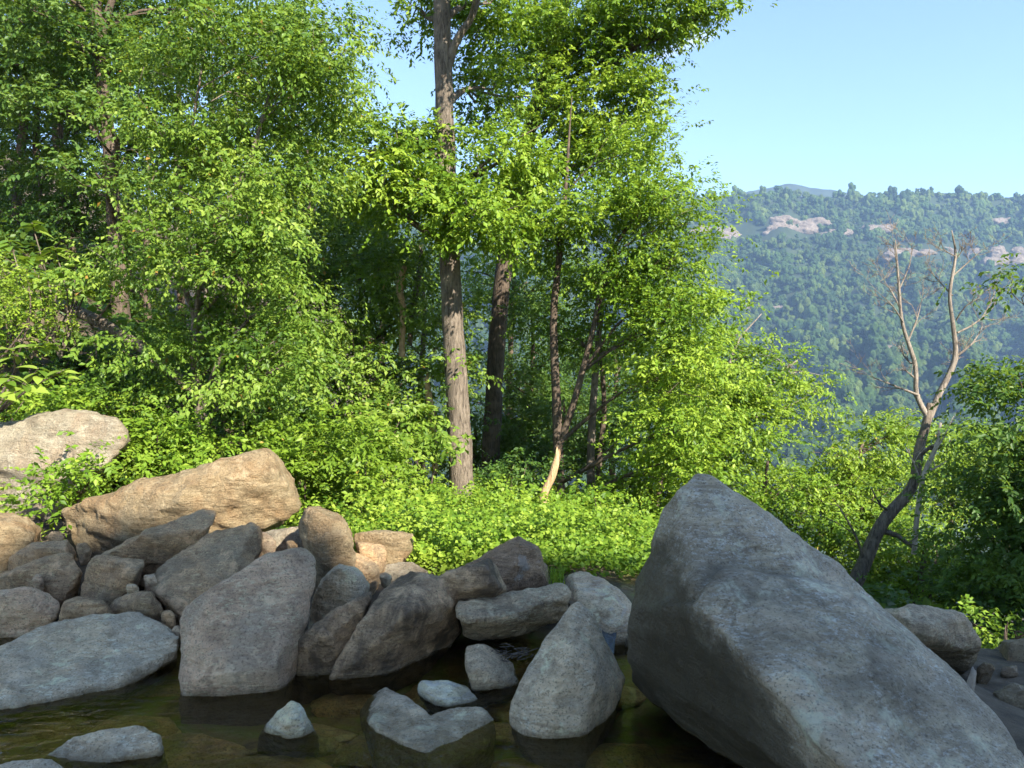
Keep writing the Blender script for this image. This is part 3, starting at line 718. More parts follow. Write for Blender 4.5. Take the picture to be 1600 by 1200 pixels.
rng = np.random.default_rng(11)
pts, scl, rot, idx = [], [], [], []
N_FAR = 21000
while len(pts) < N_FAR:
    u = rng.uniform(480, 1900); v = rng.uniform(0, 1.0) ** 0.85
    q = mtn_point(u, v)
    row = 600 - (q.z - EYE) / q.y * F
    skip = False
    for ou, opy, rx, ry, _ in OUT:
        e = ((u - ou) / (rx * 0.95)) ** 2 + ((row + 7 - opy - ry * 0.1) / (ry * 0.95)) ** 2
        if e < 1.0 + 0.5 * noise.noise(Vector((u * 0.08, row * 0.1, 0))) and rng.random() > 0.16:
            skip = True; break
    if skip: continue
    w = (rng.uniform(2.8, 5.6) + 5.5 * rng.random() ** 3) * (1.0 + 0.55 * noise.noise(Vector((u * 0.025, row * 0.035, 3.0))))
    pts.append((q.x, q.y, q.z - 1.0)); scl.append((w, w, w * rng.uniform(0.85, 1.5))); rot.append((0, 0, rng.uniform(0, 6.28))); idx.append(int(rng.integers(0, 5)))
me = bpy.data.meshes.new('forest')
me.vertices.add(len(pts)); me.vertices.foreach_set('co', np.array(pts, np.float32).ravel())
for nm, dat in (('scl', scl), ('rot', rot)):
    a = me.attributes.new(nm, 'FLOAT_VECTOR', 'POINT'); a.data.foreach_set('vector', np.array(dat, np.float32).ravel())
a = me.attributes.new('idx', 'INT', 'POINT'); a.data.foreach_set('value', np.array(idx, np.int32))
forest = tag(link('forest', me), 'hazy deciduous forest covering the far mountain slope', 'forest', kind='stuff')
ng = bpy.data.node_groups.new('far_forest', 'GeometryNodeTree')
ng.interface.new_socket('Geometry', in_out='INPUT', socket_type='NodeSocketGeometry')
ng.interface.new_socket('Geometry', in_out='OUTPUT', socket_type='NodeSocketGeometry')
gi = ng.nodes.new('NodeGroupInput'); go = ng.nodes.new('NodeGroupOutput')
iop = ng.nodes.new('GeometryNodeInstanceOnPoints')
gti = ng.nodes.new('GeometryNodeJoinGeometry')
for s in range(5):
    cm_ = far_crown(s + 1, (1.0, 1.2, 0.9, 1.1, 1.5)[s]); cm_.materials.append(M['far_canopy'])
    so = bpy.data.objects.new('far_crown_source', cm_)
    oi_ = ng.nodes.new('GeometryNodeObjectInfo'); oi_.inputs['Object'].default_value = so
    oi_.inputs['As Instance'].default_value = True
    ng.links.new(oi_.outputs['Geometry'], gti.inputs[0])
def nattr(nm, typ):
    n = ng.nodes.new('GeometryNodeInputNamedAttribute'); n.data_type = typ; n.inputs['Name'].default_value = nm
    return n.outputs[0]
ng.links.new(gi.outputs[0], iop.inputs['Points'])
ng.links.new(gti.outputs[0], iop.inputs['Instance'])
iop.inputs['Pick Instance'].default_value = True
ng.links.new(nattr('idx', 'INT'), iop.inputs['Instance Index'])
ng.links.new(nattr('scl', 'FLOAT_VECTOR'), iop.inputs['Scale'])
ng.links.new(nattr('rot', 'FLOAT_VECTOR'), iop.inputs['Rotation'])
ng.links.new(iop.outputs[0], go.inputs[0])
md = forest.modifiers.new('scatter', 'NODES'); md.node_group = ng

# ------------------------------------------------------------------ leaves and wood
def norm(a):
    return a / np.maximum(1e-9, np.linalg.norm(a, axis=-1, keepdims=True))

LEAF4 = np.array([(0, 0, 0), (0.48, -0.27, 0.07), (1, 0, -0.10), (0.48, 0.27, 0.07)])
LEAF6 = np.array([(0, 0, 0), (0.28, -0.24, 0.06), (0.66, -0.21, 0.04), (1, 0, -0.14), (0.66, 0.21, 0.04), (0.28, 0.24, 0.06)])
def leaves_mesh(name, pos, dirv, nrm, size, tint, detail=0, width=1.0):
    T = (LEAF6 if detail else LEAF4).copy(); T[:, 1] *= width
    tint = np.clip(tint, 0, 0.93); tint[np.random.default_rng(len(tint)).random(len(tint)) < 0.004] = 1.0
    X = norm(dirv); Y = norm(np.cross(nrm, X)); Z = np.cross(X, Y)
    n = len(pos); m = len(T)
    V = pos[:, None, :] + size[:, None, None] * (T[None, :, 0, None] * X[:, None, :] + T[None, :, 1, None] * Y[:, None, :] + T[None, :, 2, None] * Z[:, None, :])
    b = (np.arange(n) * m)[:, None]
    if detail:
        f = np.concatenate([b + np.array([0, 1, 2, 3]), b + np.array([0, 3, 4, 5])], 1).reshape(-1, 4)
    else:
        f = np.concatenate([b + np.array([0, 1, 2]), b + np.array([0, 2, 3])], 1).reshape(-1, 3)
    return np_mesh(name, V.reshape(-1, 3), [f], tint=np.repeat(np.clip(tint, 0, 1), 2))

def clump_leaves(rng, clumps, leaf, tvar=0.16, k=9, slen=0.27, cluster=0.27, flat=0.34, droop=0.38, per=17, edge=2.4):
    """clumps: (centre, radii(3), number of leaves) -> pos, dir, nrm, size, tint; leaves sit on short sprays, sprays in flat layers"""
    out = []
    for c, rad, n in clumps:
        c = np.array(c); rad = np.array(rad)
        m = max(1, int(n / (k * per)))
        dv = norm(rng.normal(size=(m, 3)))
        rr = rng.random(m) ** (1 / edge)
        sub = c + dv * rr[:, None] * rad
        outw = norm(dv * np.array([1, 1, 0.35]) + rng.normal(size=(m, 3)) * 0.35)
        st = rng.normal(0.5, tvar, m) + rng.normal(0, tvar * 0.6)
        cl = cluster * rng.uniform(0.7, 1.4, m)
        sp = (sub[:, None, :] + rng.normal(size=(m, per, 3)) * cl[:, None, None] * np.array([1, 1, flat])).reshape(-1, 3)
        sd = norm((outw[:, None, :] * 0.9 + rng.normal(size=(m, per, 3)) * 0.6 + np.array([0, 0, -0.15])).reshape(-1, 3))
        tt = np.repeat(st, per)
        s = len(sp)
        t = np.linspace(0.1, 1, k)[None, :]
        side = norm(np.cross(sd, np.array([0, 0, 1.0]) + rng.normal(size=(s, 3)) * 0.25))
        sgn = np.where(np.arange(k) % 2 == 0, 1.0, -1.0)[None, :, None]
        L = slen * rng.uniform(0.7, 1.3, s)
        pos = sp[:, None, :] + sd[:, None, :] * (t * L[:, None])[:, :, None] + np.array([0, 0, -1.0]) * (0.25 * droop * (t ** 2) * L[:, None])[:, :, None]
        dirv = sd[:, None, :] * 0.55 + side[:, None, :] * sgn * 0.8 + np.array([0, 0, -droop]) + rng.normal(size=(s, k, 3)) * 0.28
        nr = np.array([0, 0, 0.55]) + np.array(SUN) * 0.5 + rng.normal(size=(s, k, 3)) * 0.36
        size = leaf * rng.uniform(0.6, 1.25, (s, k))
        tin = tt[:, None] + rng.normal(0, 0.12, (s, k))
        out.append([a.reshape(-1, 3) for a in (pos, dirv, nr)] + [size.ravel(), tin.ravel()])
    return [np.concatenate([o[i] for o in out]) for i in range(5)]

def catmull(pts, step):
    pts = [np.array(p, float) for p in pts]
    if len(pts) == 2: pts = [pts[0], (pts[0] + pts[1]) / 2, pts[1]]
    q = [2 * pts[0] - pts[1]] + pts + [2 * pts[-1] - pts[-2]]
    out = []
    for i in range(1, len(q) - 2):
        n = max(2, int(np.linalg.norm(q[i + 1][:3] - q[i][:3]) / step))
        for t in np.linspace(0, 1, n, endpoint=False):
            a, b, c, d = q[i - 1], q[i], q[i + 1], q[i + 2]
            out.append(0.5 * ((2 * b) + (-a + c) * t + (2 * a - 5 * b + 4 * c - d) * t * t + (-a + 3 * b - 3 * c + d) * t ** 3))
    out.append(q[-2])
    out = np.array(out); out[:, 3] = np.maximum(out[:, 3], 0.002)
    return out

class Wood:
    def __init__(s): s.v = []; s.f = []; s.n = 0
    def tube(s, pts, sides=8, step=0.15, rough=0.0, jag=0.0, seed=0):
        c = catmull(pts, step); r = random.Random(seed)
        tan = np.gradient(c[:, :3], axis=0); tan = norm(tan)
        ref = np.array([0.31, 0.95, 0.05]); a = np.linspace(0, 2 * math.pi, sides, endpoint=False)
        rings = []
        for i in range(len(c)):
            x = norm(np.cross(tan[i], ref)); y = np.cross(tan[i], x)
            rad = np.full(sides, c[i, 3])
            if rough:
                rad = rad * np.array([1 + rough * noise.noise(Vector((math.cos(q) * 2.0 + seed, math.sin(q) * 2.0, c[i, 2] * 2.2))) + 0.5 * rough * noise.noise(Vector((math.cos(q) * 6, math.sin(q) * 6 + seed, c[i, 2] * 7))) for q in a])
            ring = c[i, :3] + rad[:, None] * (np.cos(a)[:, None] * x + np.sin(a)[:, None] * y)
            if jag and i == len(c) - 1:
                ring = ring + np.array([[0, 0, r.uniform(-jag, jag)] for _ in a])
            rings.append(ring)
        V = np.concatenate(rings + [c[-1:, :3]]); n = len(c)
        idx = np.arange(n * sides).reshape(n, sides)
        A = idx[:-1]; B = np.roll(A, -1, 1); D = idx[1:]; C = np.roll(D, -1, 1)
        s.f.append(np.stack([A, B, C, D], -1).reshape(-1, 4) + s.n)
        last = idx[-1]; cap = np.stack([last, np.roll(last, -1), np.full(sides, n * sides), np.full(sides, n * sides)], -1)
        s.cap = getattr(s, 'cap', []); s.cap.append(cap[:, :3] + s.n)
        s.v.append(V); s.n += len(V)
        return c
    def mesh(s, name):
        return np_mesh(name, np.concatenate(s.v), [np.concatenate(s.f), np.concatenate(s.cap)], smooth=True)

def limb(w, rng, trunk, target, r0, spread, twigs=5, seed=0):
    """a limb from the trunk to a clump centre with twigs running out into the clump"""
    t = np.array(target)
    dist = np.linalg.norm(trunk[:, :2] - t[:2], axis=1)
    want = t[2] - 0.55 * dist
    i = int(np.argmin(np.abs(trunk[:, 2] - want) + 0.15 * dist))
    a = trunk[i, :3]; ra = min(r0, trunk[i, 3] * 0.55)
    mid = (a + t) / 2 + np.array([0, 0, 0.10 * np.linalg.norm(t - a)]) + rng.normal(size=3) * 0.06 * np.linalg.norm(t - a)
    c = w.tube([(*a, ra), (*mid, ra * 0.6), (*t, ra * 0.25)], 6, 0.25, seed=seed)
    for q in range(twigs):
        j = rng.integers(len(c) // 3, len(c)); b = c[j]
        e = t + rng.normal(size=3) * np.array(spread) * 0.55
        m2 = (b[:3] + e) / 2 + rng.normal(size=3) * 0.08
        w.tube([(*b[:3], b[3] * 0.6), (*m2, b[3] * 0.35 + 0.002), (*e, 0.004)], 5, 0.3, seed=seed + q)

def pr(px, py, d, rpx): 
    p = P(px, py, d); return (p.x, p.y, p.z, rpx / F * d)

def tree(name, label, trunks, clumps, leaf=0.11, mat='leaf', bark='bark', seed=1, group=None, sides=10, rough=0.12, cat='tree', limbs=True, twigs=5, lr=0.07, detail=0, clear=None, **kw):
    """trunks: lists of (px,py,d,half-width px); clumps: (px,py,rx,ry,d,depth radius,n)"""
    rng = np.random.default_rng(seed)
    t = tag(empty(name), label, cat, group)
    w = Wood(); cs = []
    for q, tr in enumerate(trunks):
        cs.append(w.tube([pr(*a) for a in tr], sides, 0.15, rough, seed=seed + q))
    allc = np.concatenate(cs)
    cl = []
    for (px, py, rx, ry, d, rd, n) in clumps:
        if clear and clear[0] < px < clear[1] and clear[2] < py < clear[3]: d += 1.1; rd *= 0.6
        c = P(px, py, d); cl.append(((c.x, c.y, c.z), (rx / F * d, rd, ry / F * d), n))
    if limbs:
        for q, (c, rad, n) in enumerate(cl):
            limb(w, rng, allc, c, lr, rad, twigs, seed * 50 + q)
    base = min((c[0] for c in cs), key=lambda p: p[2])
    t.location = base[:3]
    o = link('trunk', w.mesh('trunk'), M[bark], t); o.matrix_parent_inverse.identity(); o.location = -Vector(base[:3])
    if cl:
        cl = [(c_, r_, n_ * (2.4 if mat == 'leaf_dark' else 2.3)) for c_, r_, n_ in cl]
        L = clump_leaves(rng, cl, leaf * 0.69, **kw)
        o = link('crown', leaves_mesh('crown', *L, detail=detail), M[mat], t); o.location = -Vector(base[:3])
    return t

def auto(seed, px, py, rx, ry, d, rd, n, k, size=0.42):
    """split one crown ellipse into k clumps of uneven size"""
    r = np.random.default_rng(seed); out = []
    for i in range(k):
        a = i * 2.399963 + r.uniform(-0.4, 0.4); q = math.sqrt((i + 0.5) / k) * 0.86
        s = size * r.uniform(0.75, 1.3)
        out.append((px + math.cos(a) * q * rx, py + math.sin(a) * q * ry, rx * s, ry * s * 0.75, d + r.uniform(-1, 1) * rd * 0.8, rd * s * 1.2, n / k))
    return out

# ---- the named trees
tree('tall_tree', 'tallest straight-trunked tree with sunlit furrowed bark at the middle', 
     [[(729, 835, 12, 34), (727, 806, 12, 25), (722, 765, 12, 20), (716, 640, 12, 18), (706, 480, 12, 16.5), (700, 330, 12, 15), (694, 150, 12, 14), (690, 0, 12, 13), (688, -160, 12, 11), (692, -330, 12.2, 6)],
      [(697, 110, 12, 8), (714, 62, 11.9, 6), (740, 20, 11.8, 5), (760, -60, 11.8, 4)]],
     [(625, 225, 62, 40, 12.2, .8, 1500), (600, 300, 70, 40, 11.3, 1.0, 1500), (655, 20, 28, 38, 12.6, .4, 600), (745, 330, 85, 60, 11.3, 1.0, 2400), (785, 250, 62, 50, 12.0, .8, 1700), (770, 140, 55, 50, 12.9, .6, 1500), (650, 270, 60, 40, 11.4, .8, 1100), (560, 230, 50, 35, 11.4, .8, 700), (755, 20, 45, 50, 12.7, .5, 1300), (720, -110, 60, 60, 12.8, .6, 900), (820, -150, 130, 60, 10.4, 1.0, 2600)],
     leaf=0.135, seed=3, sides=16, rough=0.10)
tree('tall_tree', 'dark-trunked tall tree leaning slightly right behind the tallest tree', 
     [[(764, 760, 16, 15), (768, 690, 16, 14), (775, 560, 16, 13.5), (787, 420, 16, 13), (800, 330, 16, 12), (828, 200, 16, 11), (868, 65, 16, 9), (900, -60, 16, 7)],
      [(838, 175, 16, 6), (880, 100, 15.8, 4), (905, 60, 15.6, 3)]],
     [(930, 60, 120, 60, 15.2, 1.5, 4200), (1010, 20, 90, 40, 15, 1.3, 2600), (1080, 20, 50, 22, 14.8, .8, 800), (1108, 22, 22, 22, 14.8, .5, 260), (900, 170, 110, 60, 15.4, 1.5, 3800), (830, 60, 80, 70, 15.6, 1.3, 2600), (985, 160, 50, 60, 15, 1.1, 1700), (960, 240, 70, 50, 15, 1.2, 2000), (860, 270, 60, 45, 15.4, 1.2, 1300), (900, -60, 160, 60, 15.4, 1.6, 2600)],
     leaf=0.145, bark='bark_dark', seed=5, sides=14)
tree('forked_tree', 'slender forked tree right of the leaning tall tree, trunk dividing low', 
     [[(876, 800, 13, 8), (872, 700, 13, 8), (870, 640, 13, 7.5), (865, 500, 13, 6), (874, 400, 13, 5), (885, 280, 13, 3), (890, 200, 13, 1.5), (894, 150, 13, 0.5)],
      [(876, 690, 13, 6), (893, 640, 12.9, 5.5), (910, 580, 12.8, 5), (930, 500, 12.7, 4.2), (945, 420, 12.6, 3.5), (985, 350, 12.5, 3), (1040, 310, 12.4, 2)]],
     [(1045, 300, 48, 38, 12.4, .8, 1300), (985, 330, 60, 40, 12.4, .9, 1600), (1000, 235, 40, 40, 12.6, .8, 900), (900, 330, 75, 55, 12.6, 1, 2200), (850, 375, 60, 36, 13.3, .6, 1200), (985, 420, 60, 45, 12.4, .8, 1700), (1040, 420, 55, 50, 12.2, .9, 1700), (1075, 350, 24, 36, 12.4, .5, 500), (1045, 500, 55, 45, 12, .8, 1900), (1085, 475, 35, 25, 12, .7, 600), (1060, 580, 60, 50, 11.8, .8, 1900), (1060, 660, 60, 45, 11.8, .8, 1700), (1065, 715, 50, 40, 11.8, .7, 1200)],
     leaf=0.115, bark='bark_dark', seed=7, lr=0.045)
tree('slender_tree', 'thin grey trunk standing right of the forked tree', 
     [[(926, 830, 14, 7), (923, 720, 14, 6.5), (929, 600, 14, 5.5), (940, 480, 14, 4), (950, 400, 14, 2.5)]],
     [(930, 470, 80, 45, 14, 1, 1500), (880, 520, 50, 40, 14.4, 1, 900), (960, 540, 60, 40, 14, 1, 1000)], leaf=0.12, seed=9, lr=0.04)
tree('slender_tree', 'thinnest dark trunk close behind the thin grey trunk', 
     [[(938, 800, 15, 5), (936, 720, 15, 5), (944, 640, 15, 4), (938, 540, 15, 3), (930, 440, 15, 2)]],
     [(920, 420, 70, 40, 15.3, 1, 1200)], leaf=0.12, seed=10, bark='bark_dark', lr=0.03)
tree('sapling_tree', 'multi-stemmed leafy tree with a wide crown behind the long tan boulder', 
     [[(318, 720, 9.4, 9), (312, 640, 9.4, 8), (305, 560, 9.4, 7), (306, 500, 9.4, 6.5), (325, 400, 9.2, 5), (352, 320, 9.1, 4.5), (388, 255, 9, 3.5), (420, 150, 9, 2)],
      [(306, 500, 9.4, 5), (285, 430, 9.3, 4), (278, 330, 9.3, 3.4), (300, 200, 9.2, 2.4), (320, 80, 9.2, 1.6)],
      [(318, 640, 9.4, 5), (335, 580, 9.2, 4), (370, 520, 9.0, 3), (420, 470, 8.9, 2)],
      [(310, 620, 9.4, 5), (270, 590, 9.3, 3.5), (230, 560, 9.2, 2)]],
     auto(21, 370, 150, 190, 190, 9.3, 1.3, 13500, 17, 0.34) + auto(22, 330, 380, 150, 130, 9.1, 1.2, 6500, 11, 0.36) + auto(23, 400, 530, 130, 90, 9.0, 1.0, 4600, 8, 0.36) + [(470, 60, 80, 60, 9.4, .8, 1500), (535, 130, 30, 60, 9.6, .5, 800), (230, 540, 60, 45, 8.9, .6, 700), (225, 625, 50, 30, 9.3, .5, 500)],
     leaf=0.095, mat='leaf_blue', seed=13, clear=(262, 350, 455, 700), twigs=4, lr=0.03, slen=0.24, cluster=0.22, droop=0.5)
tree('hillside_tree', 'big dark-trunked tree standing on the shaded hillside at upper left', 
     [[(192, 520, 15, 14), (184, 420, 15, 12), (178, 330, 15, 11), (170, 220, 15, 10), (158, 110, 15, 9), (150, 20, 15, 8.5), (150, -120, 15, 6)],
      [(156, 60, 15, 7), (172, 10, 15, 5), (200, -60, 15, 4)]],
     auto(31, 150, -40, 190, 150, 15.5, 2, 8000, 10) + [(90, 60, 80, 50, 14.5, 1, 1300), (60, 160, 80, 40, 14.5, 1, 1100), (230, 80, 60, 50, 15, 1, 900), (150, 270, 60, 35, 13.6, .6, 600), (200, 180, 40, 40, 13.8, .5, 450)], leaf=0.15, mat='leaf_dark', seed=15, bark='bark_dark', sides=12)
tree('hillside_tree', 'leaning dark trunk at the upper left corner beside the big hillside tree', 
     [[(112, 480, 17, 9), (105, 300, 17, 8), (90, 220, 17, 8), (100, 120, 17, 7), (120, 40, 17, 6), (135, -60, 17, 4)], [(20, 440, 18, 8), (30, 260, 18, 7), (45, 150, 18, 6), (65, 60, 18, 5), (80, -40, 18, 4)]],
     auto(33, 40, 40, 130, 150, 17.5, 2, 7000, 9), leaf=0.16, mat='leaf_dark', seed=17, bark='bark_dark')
# understory and backing trees
BACK = [
    (60, 330, 190, 130, 17, 2.0, 7000, 'leaf_dark', 'dark drooping evergreen mass on the hillside at the left edge'),
    (230, 330, 130, 150, 16, 2.0, 5000, 'leaf_dark', 'shaded tree behind the foot of the big hillside tree'),
    (480, 330, 130, 140, 15, 1.8, 6500, 'leaf_dark', 'dark leafy tree between the sapling crown and the tallest trunk'),
    (560, 480, 140, 110, 14, 1.5, 7500, 'leaf_blue', 'blue-green understory tree left of the tallest trunk'),
    (600, 620, 130, 80, 13, 1.2, 5500, 'leaf_blue', 'low leafy tree at the foot of the slope left of the tallest trunk'),
    (420, 620, 130, 90, 13, 1.2, 5200, 'leaf_dark', 'shadowy bushy tree behind the sapling stems'),
    (600, 380, 90, 90, 17, 1.6, 3800, 'leaf', 'sunlit tree deep behind the pale snags'),
    (830, 560, 110, 110, 19, 2.0, 5600, 'leaf_dark', 'dim tree filling the gap between the two tall trunks'),
    (880, 680, 120, 80, 17, 1.6, 5200, 'leaf_dark', 'low dark tree behind the forked trunk'),
    (800, 440, 110, 70, 20, 2.0, 3600, 'leaf', 'mid-green tree seen between the tall trunks'),
    (1030, 745, 90, 75, 14.6, 1.2, 4600, 'leaf', 'bright green tree above the vines left of the giant boulder'),
    (1110, 620, 90, 110, 15, 1.5, 6200, 'leaf', 'bushy green tree between the forked tree and the airy tree'),
    (740, 690, 110, 60, 17, 1.5, 3500, 'leaf_dark', 'dark low tree behind the tallest trunk'),
    (280, 30, 200, 120, 19, 2.0, 6000, 'leaf', 'tall tree crown behind the sapling at the top left'),
    (455, 180, 85, 190, 17, 1.4, 5500, 'leaf', 'tall leafy crown behind the right side of the sapling'),
    (60, 90, 150, 150, 20, 2.0, 6500, 'leaf_dark', 'dark crown at the upper left corner behind the leaning trunks'),
    (30, 250, 150, 110, 21, 2.0, 5500, 'leaf_dark', 'dim crown at the left edge below the upper corner'),
    (200, 220, 120, 110, 20, 2.0, 5000, 'leaf_dark', 'dim crown just right of the big hillside trunk'),
    (120, 130, 170, 120, 23, 2.5, 5200, 'leaf_dark', 'dark crown high on the hillside behind the leaning trunk'),
    (330, 190, 170, 150, 22, 2.5, 6500, 'leaf_dark', 'dark crown on the slope behind the middle of the sapling crown'),
    (430, 400, 150, 110, 20, 2.0, 5200, 'leaf_dark', 'shaded crown deep behind the sapling, below its middle'),
    (660, 500, 130, 100, 23, 2.2, 5200, 'leaf_dark', 'deep shade crown directly behind the tallest trunk'),
    (820, 640, 140, 80, 23, 2.2, 4800, 'leaf_dark', 'farthest dim crown between the tall trunks'),
    (960, 600, 130, 120, 20, 2.0, 6000, 'leaf_dark', 'dim crown behind the thin grey trunk'),
    (130, 560, 160, 90, 14, 1.5, 4200, 'leaf_dark', 'shadowed undergrowth tree above the fallen log'),
]
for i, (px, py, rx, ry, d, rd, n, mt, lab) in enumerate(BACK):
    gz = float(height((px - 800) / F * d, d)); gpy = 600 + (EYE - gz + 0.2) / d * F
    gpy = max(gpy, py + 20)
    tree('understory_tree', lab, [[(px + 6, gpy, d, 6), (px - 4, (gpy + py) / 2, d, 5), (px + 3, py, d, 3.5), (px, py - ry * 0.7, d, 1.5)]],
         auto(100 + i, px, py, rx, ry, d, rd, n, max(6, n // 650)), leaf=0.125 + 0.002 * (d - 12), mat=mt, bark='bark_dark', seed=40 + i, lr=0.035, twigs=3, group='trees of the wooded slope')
# valley side trees on the right
tree('airy_tree', 'airy spreading tree with bare upper twigs in front of the far mountain', 
     [[(1120, 800, 16, 8), (1130, 700, 16, 7), (1165, 640, 16, 6), (1210, 590, 15.9, 3), (1250, 560, 15.8, 0.6)], [(1125, 720, 16, 6), (1130, 620, 16, 4), (1150, 540, 16, 2), (1190, 490, 16, 0.5)], [(1150, 650, 16, 4), (1200, 650, 15.8, 3), (1260, 620, 15.6, 0.5)]],
     [(1245, 582, 40, 20, 15.6, .8, 520), (1195, 555, 42, 20, 15.8, .8, 520), (1140, 565, 45, 26, 16, .9, 800), (1180, 610, 55, 24, 15.5, .9, 800), (1120, 650, 50, 38, 15.5, 1, 1100), (1225, 645, 42, 18, 15.5, .8, 420), (1160, 705, 60, 34, 15.5, 1.1, 1200), (1150, 520, 30, 18, 16, .7, 300), (1265, 610, 28, 18, 15.5, .6, 350)], leaf=0.12, mat='leaf', bark='bark_dead', seed=61, twigs=9, lr=0.05)
tree('valley_tree', 'yellow-green rounded tree left of the dead tree trunk', 
     [[(1300, 930, 15, 7), (1298, 850, 15, 6), (1320, 760, 15, 5), (1350, 690, 15, 2)], [(1298, 860, 15, 5), (1270, 800, 15, 4), (1260, 740, 15, 2)]],
     auto(71, 1350, 755, 90, 85, 15, 1.3, 5200, 11, .34) + [(1400, 660, 50, 30, 15.5, .8, 700), (1330, 850, 90, 45, 14.5, 1, 2000)], leaf=0.125, mat='leaf_yellow', bark='bark_dark', seed=63, lr=0.05)
tree('valley_tree', 'green tree below the airy tree behind the peak of the giant boulder', 
     [[(1180, 880, 14, 6), (1190, 800, 14, 5), (1200, 720, 14, 2)]],
     auto(73, 1190, 790, 115, 62, 14, 1.2, 5200, 10, .36), leaf=0.12, mat='leaf', bark='bark_dark', seed=64, lr=0.04)
tree('valley_tree', 'dark green tree low behind the undercut slab at the right', 
     [[(1430, 980, 13, 6), (1440, 900, 13, 5), (1450, 830, 13, 2)]],
     auto(75, 1440, 890, 110, 75, 13, 1.2, 6500, 9), leaf=0.12, mat='leaf', bark='bark_dark', seed=65, lr=0.04)
tree('valley_tree', 'yellowish tree crown behind the pale limb of the dead tree', 
     [[(1480, 900, 18, 6), (1485, 800, 18, 5), (1480, 720, 18, 2)]],
     auto(77, 1490, 735, 75, 75, 18, 1.4, 3800, 9, .36), leaf=0.14, mat='leaf_yellow', bark='bark_dark', seed=66, lr=0.04)
tree('shade_tree', 'dark shaded tree reaching in from the right edge', 
     [[(1660, 1060, 9.5, 10), (1650, 900, 9.5, 9), (1640, 750, 9.5, 7), (1625, 640, 9.5, 5)]],
     [(1600, 600, 45, 32, 9.2, .6, 900), (1605, 690, 65, 40, 9.0, .8, 1500), (1575, 770, 55, 35, 9.0, .8, 1300), (1590, 850, 70, 45, 9.2, .9, 1700), (1545, 920, 60, 40, 9.5, .8, 1300), (1640, 780, 80, 90, 9.5, 1, 2000), (1610, 440, 26, 14, 9, .4, 200), (1600, 960, 60, 30, 9.2, .8, 1000)], leaf=0.105, mat='leaf_dark', bark='bark_dark', seed=67, lr=0.04, detail=1)
tree('valley_tree', 'green crown far down the slope behind the yellowish trees', 
     [[(1330, 860, 26, 5), (1335, 790, 26, 4), (1330, 750, 26, 2)]],
     auto(79, 1330, 770, 120, 45, 26, 2.0, 4200, 8), leaf=0.17, mat='leaf', bark='bark_dark', seed=68, lr=0.05)
tree('valley_tree', 'distant green crown at the right edge below the mountain', 
     [[(1570, 860, 24, 5), (1565, 760, 24, 4), (1570, 690, 24, 2)]],
     auto(81, 1560, 740, 110, 90, 24, 2.5, 6000, 9), leaf=0.17, mat='leaf', bark='bark_dark', seed=69, lr=0.05)

# ---- dead trees
def branchy(w, rng, start, end, r0, depth, seed):
    a = np.array(start); b = np.array(end); L = np.linalg.norm(b - a)
    m = (a + b) / 2 + rng.normal(size=3) * L * 0.07
    c = w.tube([(*a, r0), (*m, r0 * 0.72), (*b, max(0.002, r0 * 0.3))], 6 if depth > 1 else 4, 0.18, seed=seed)
    if depth <= 0: return
    n = {3: 5, 2: 4, 1: 3}[depth]
    for q in range(n):
        j = int(len(c) * rng.uniform(0.3, 0.98)); j = min(j, len(c) - 1)
        d = norm((b - a) / L + rng.normal(size=3) * np.array([0.75, 0.6, 0.45]) + np.array([0, 0, 0.25]))
        branchy(w, rng, c[j, :3], c[j, :3] + d * L * rng.uniform(0.35, 0.6), max(0.0028, c[j, 3] * 0.55), depth - 1, seed * 7 + q)

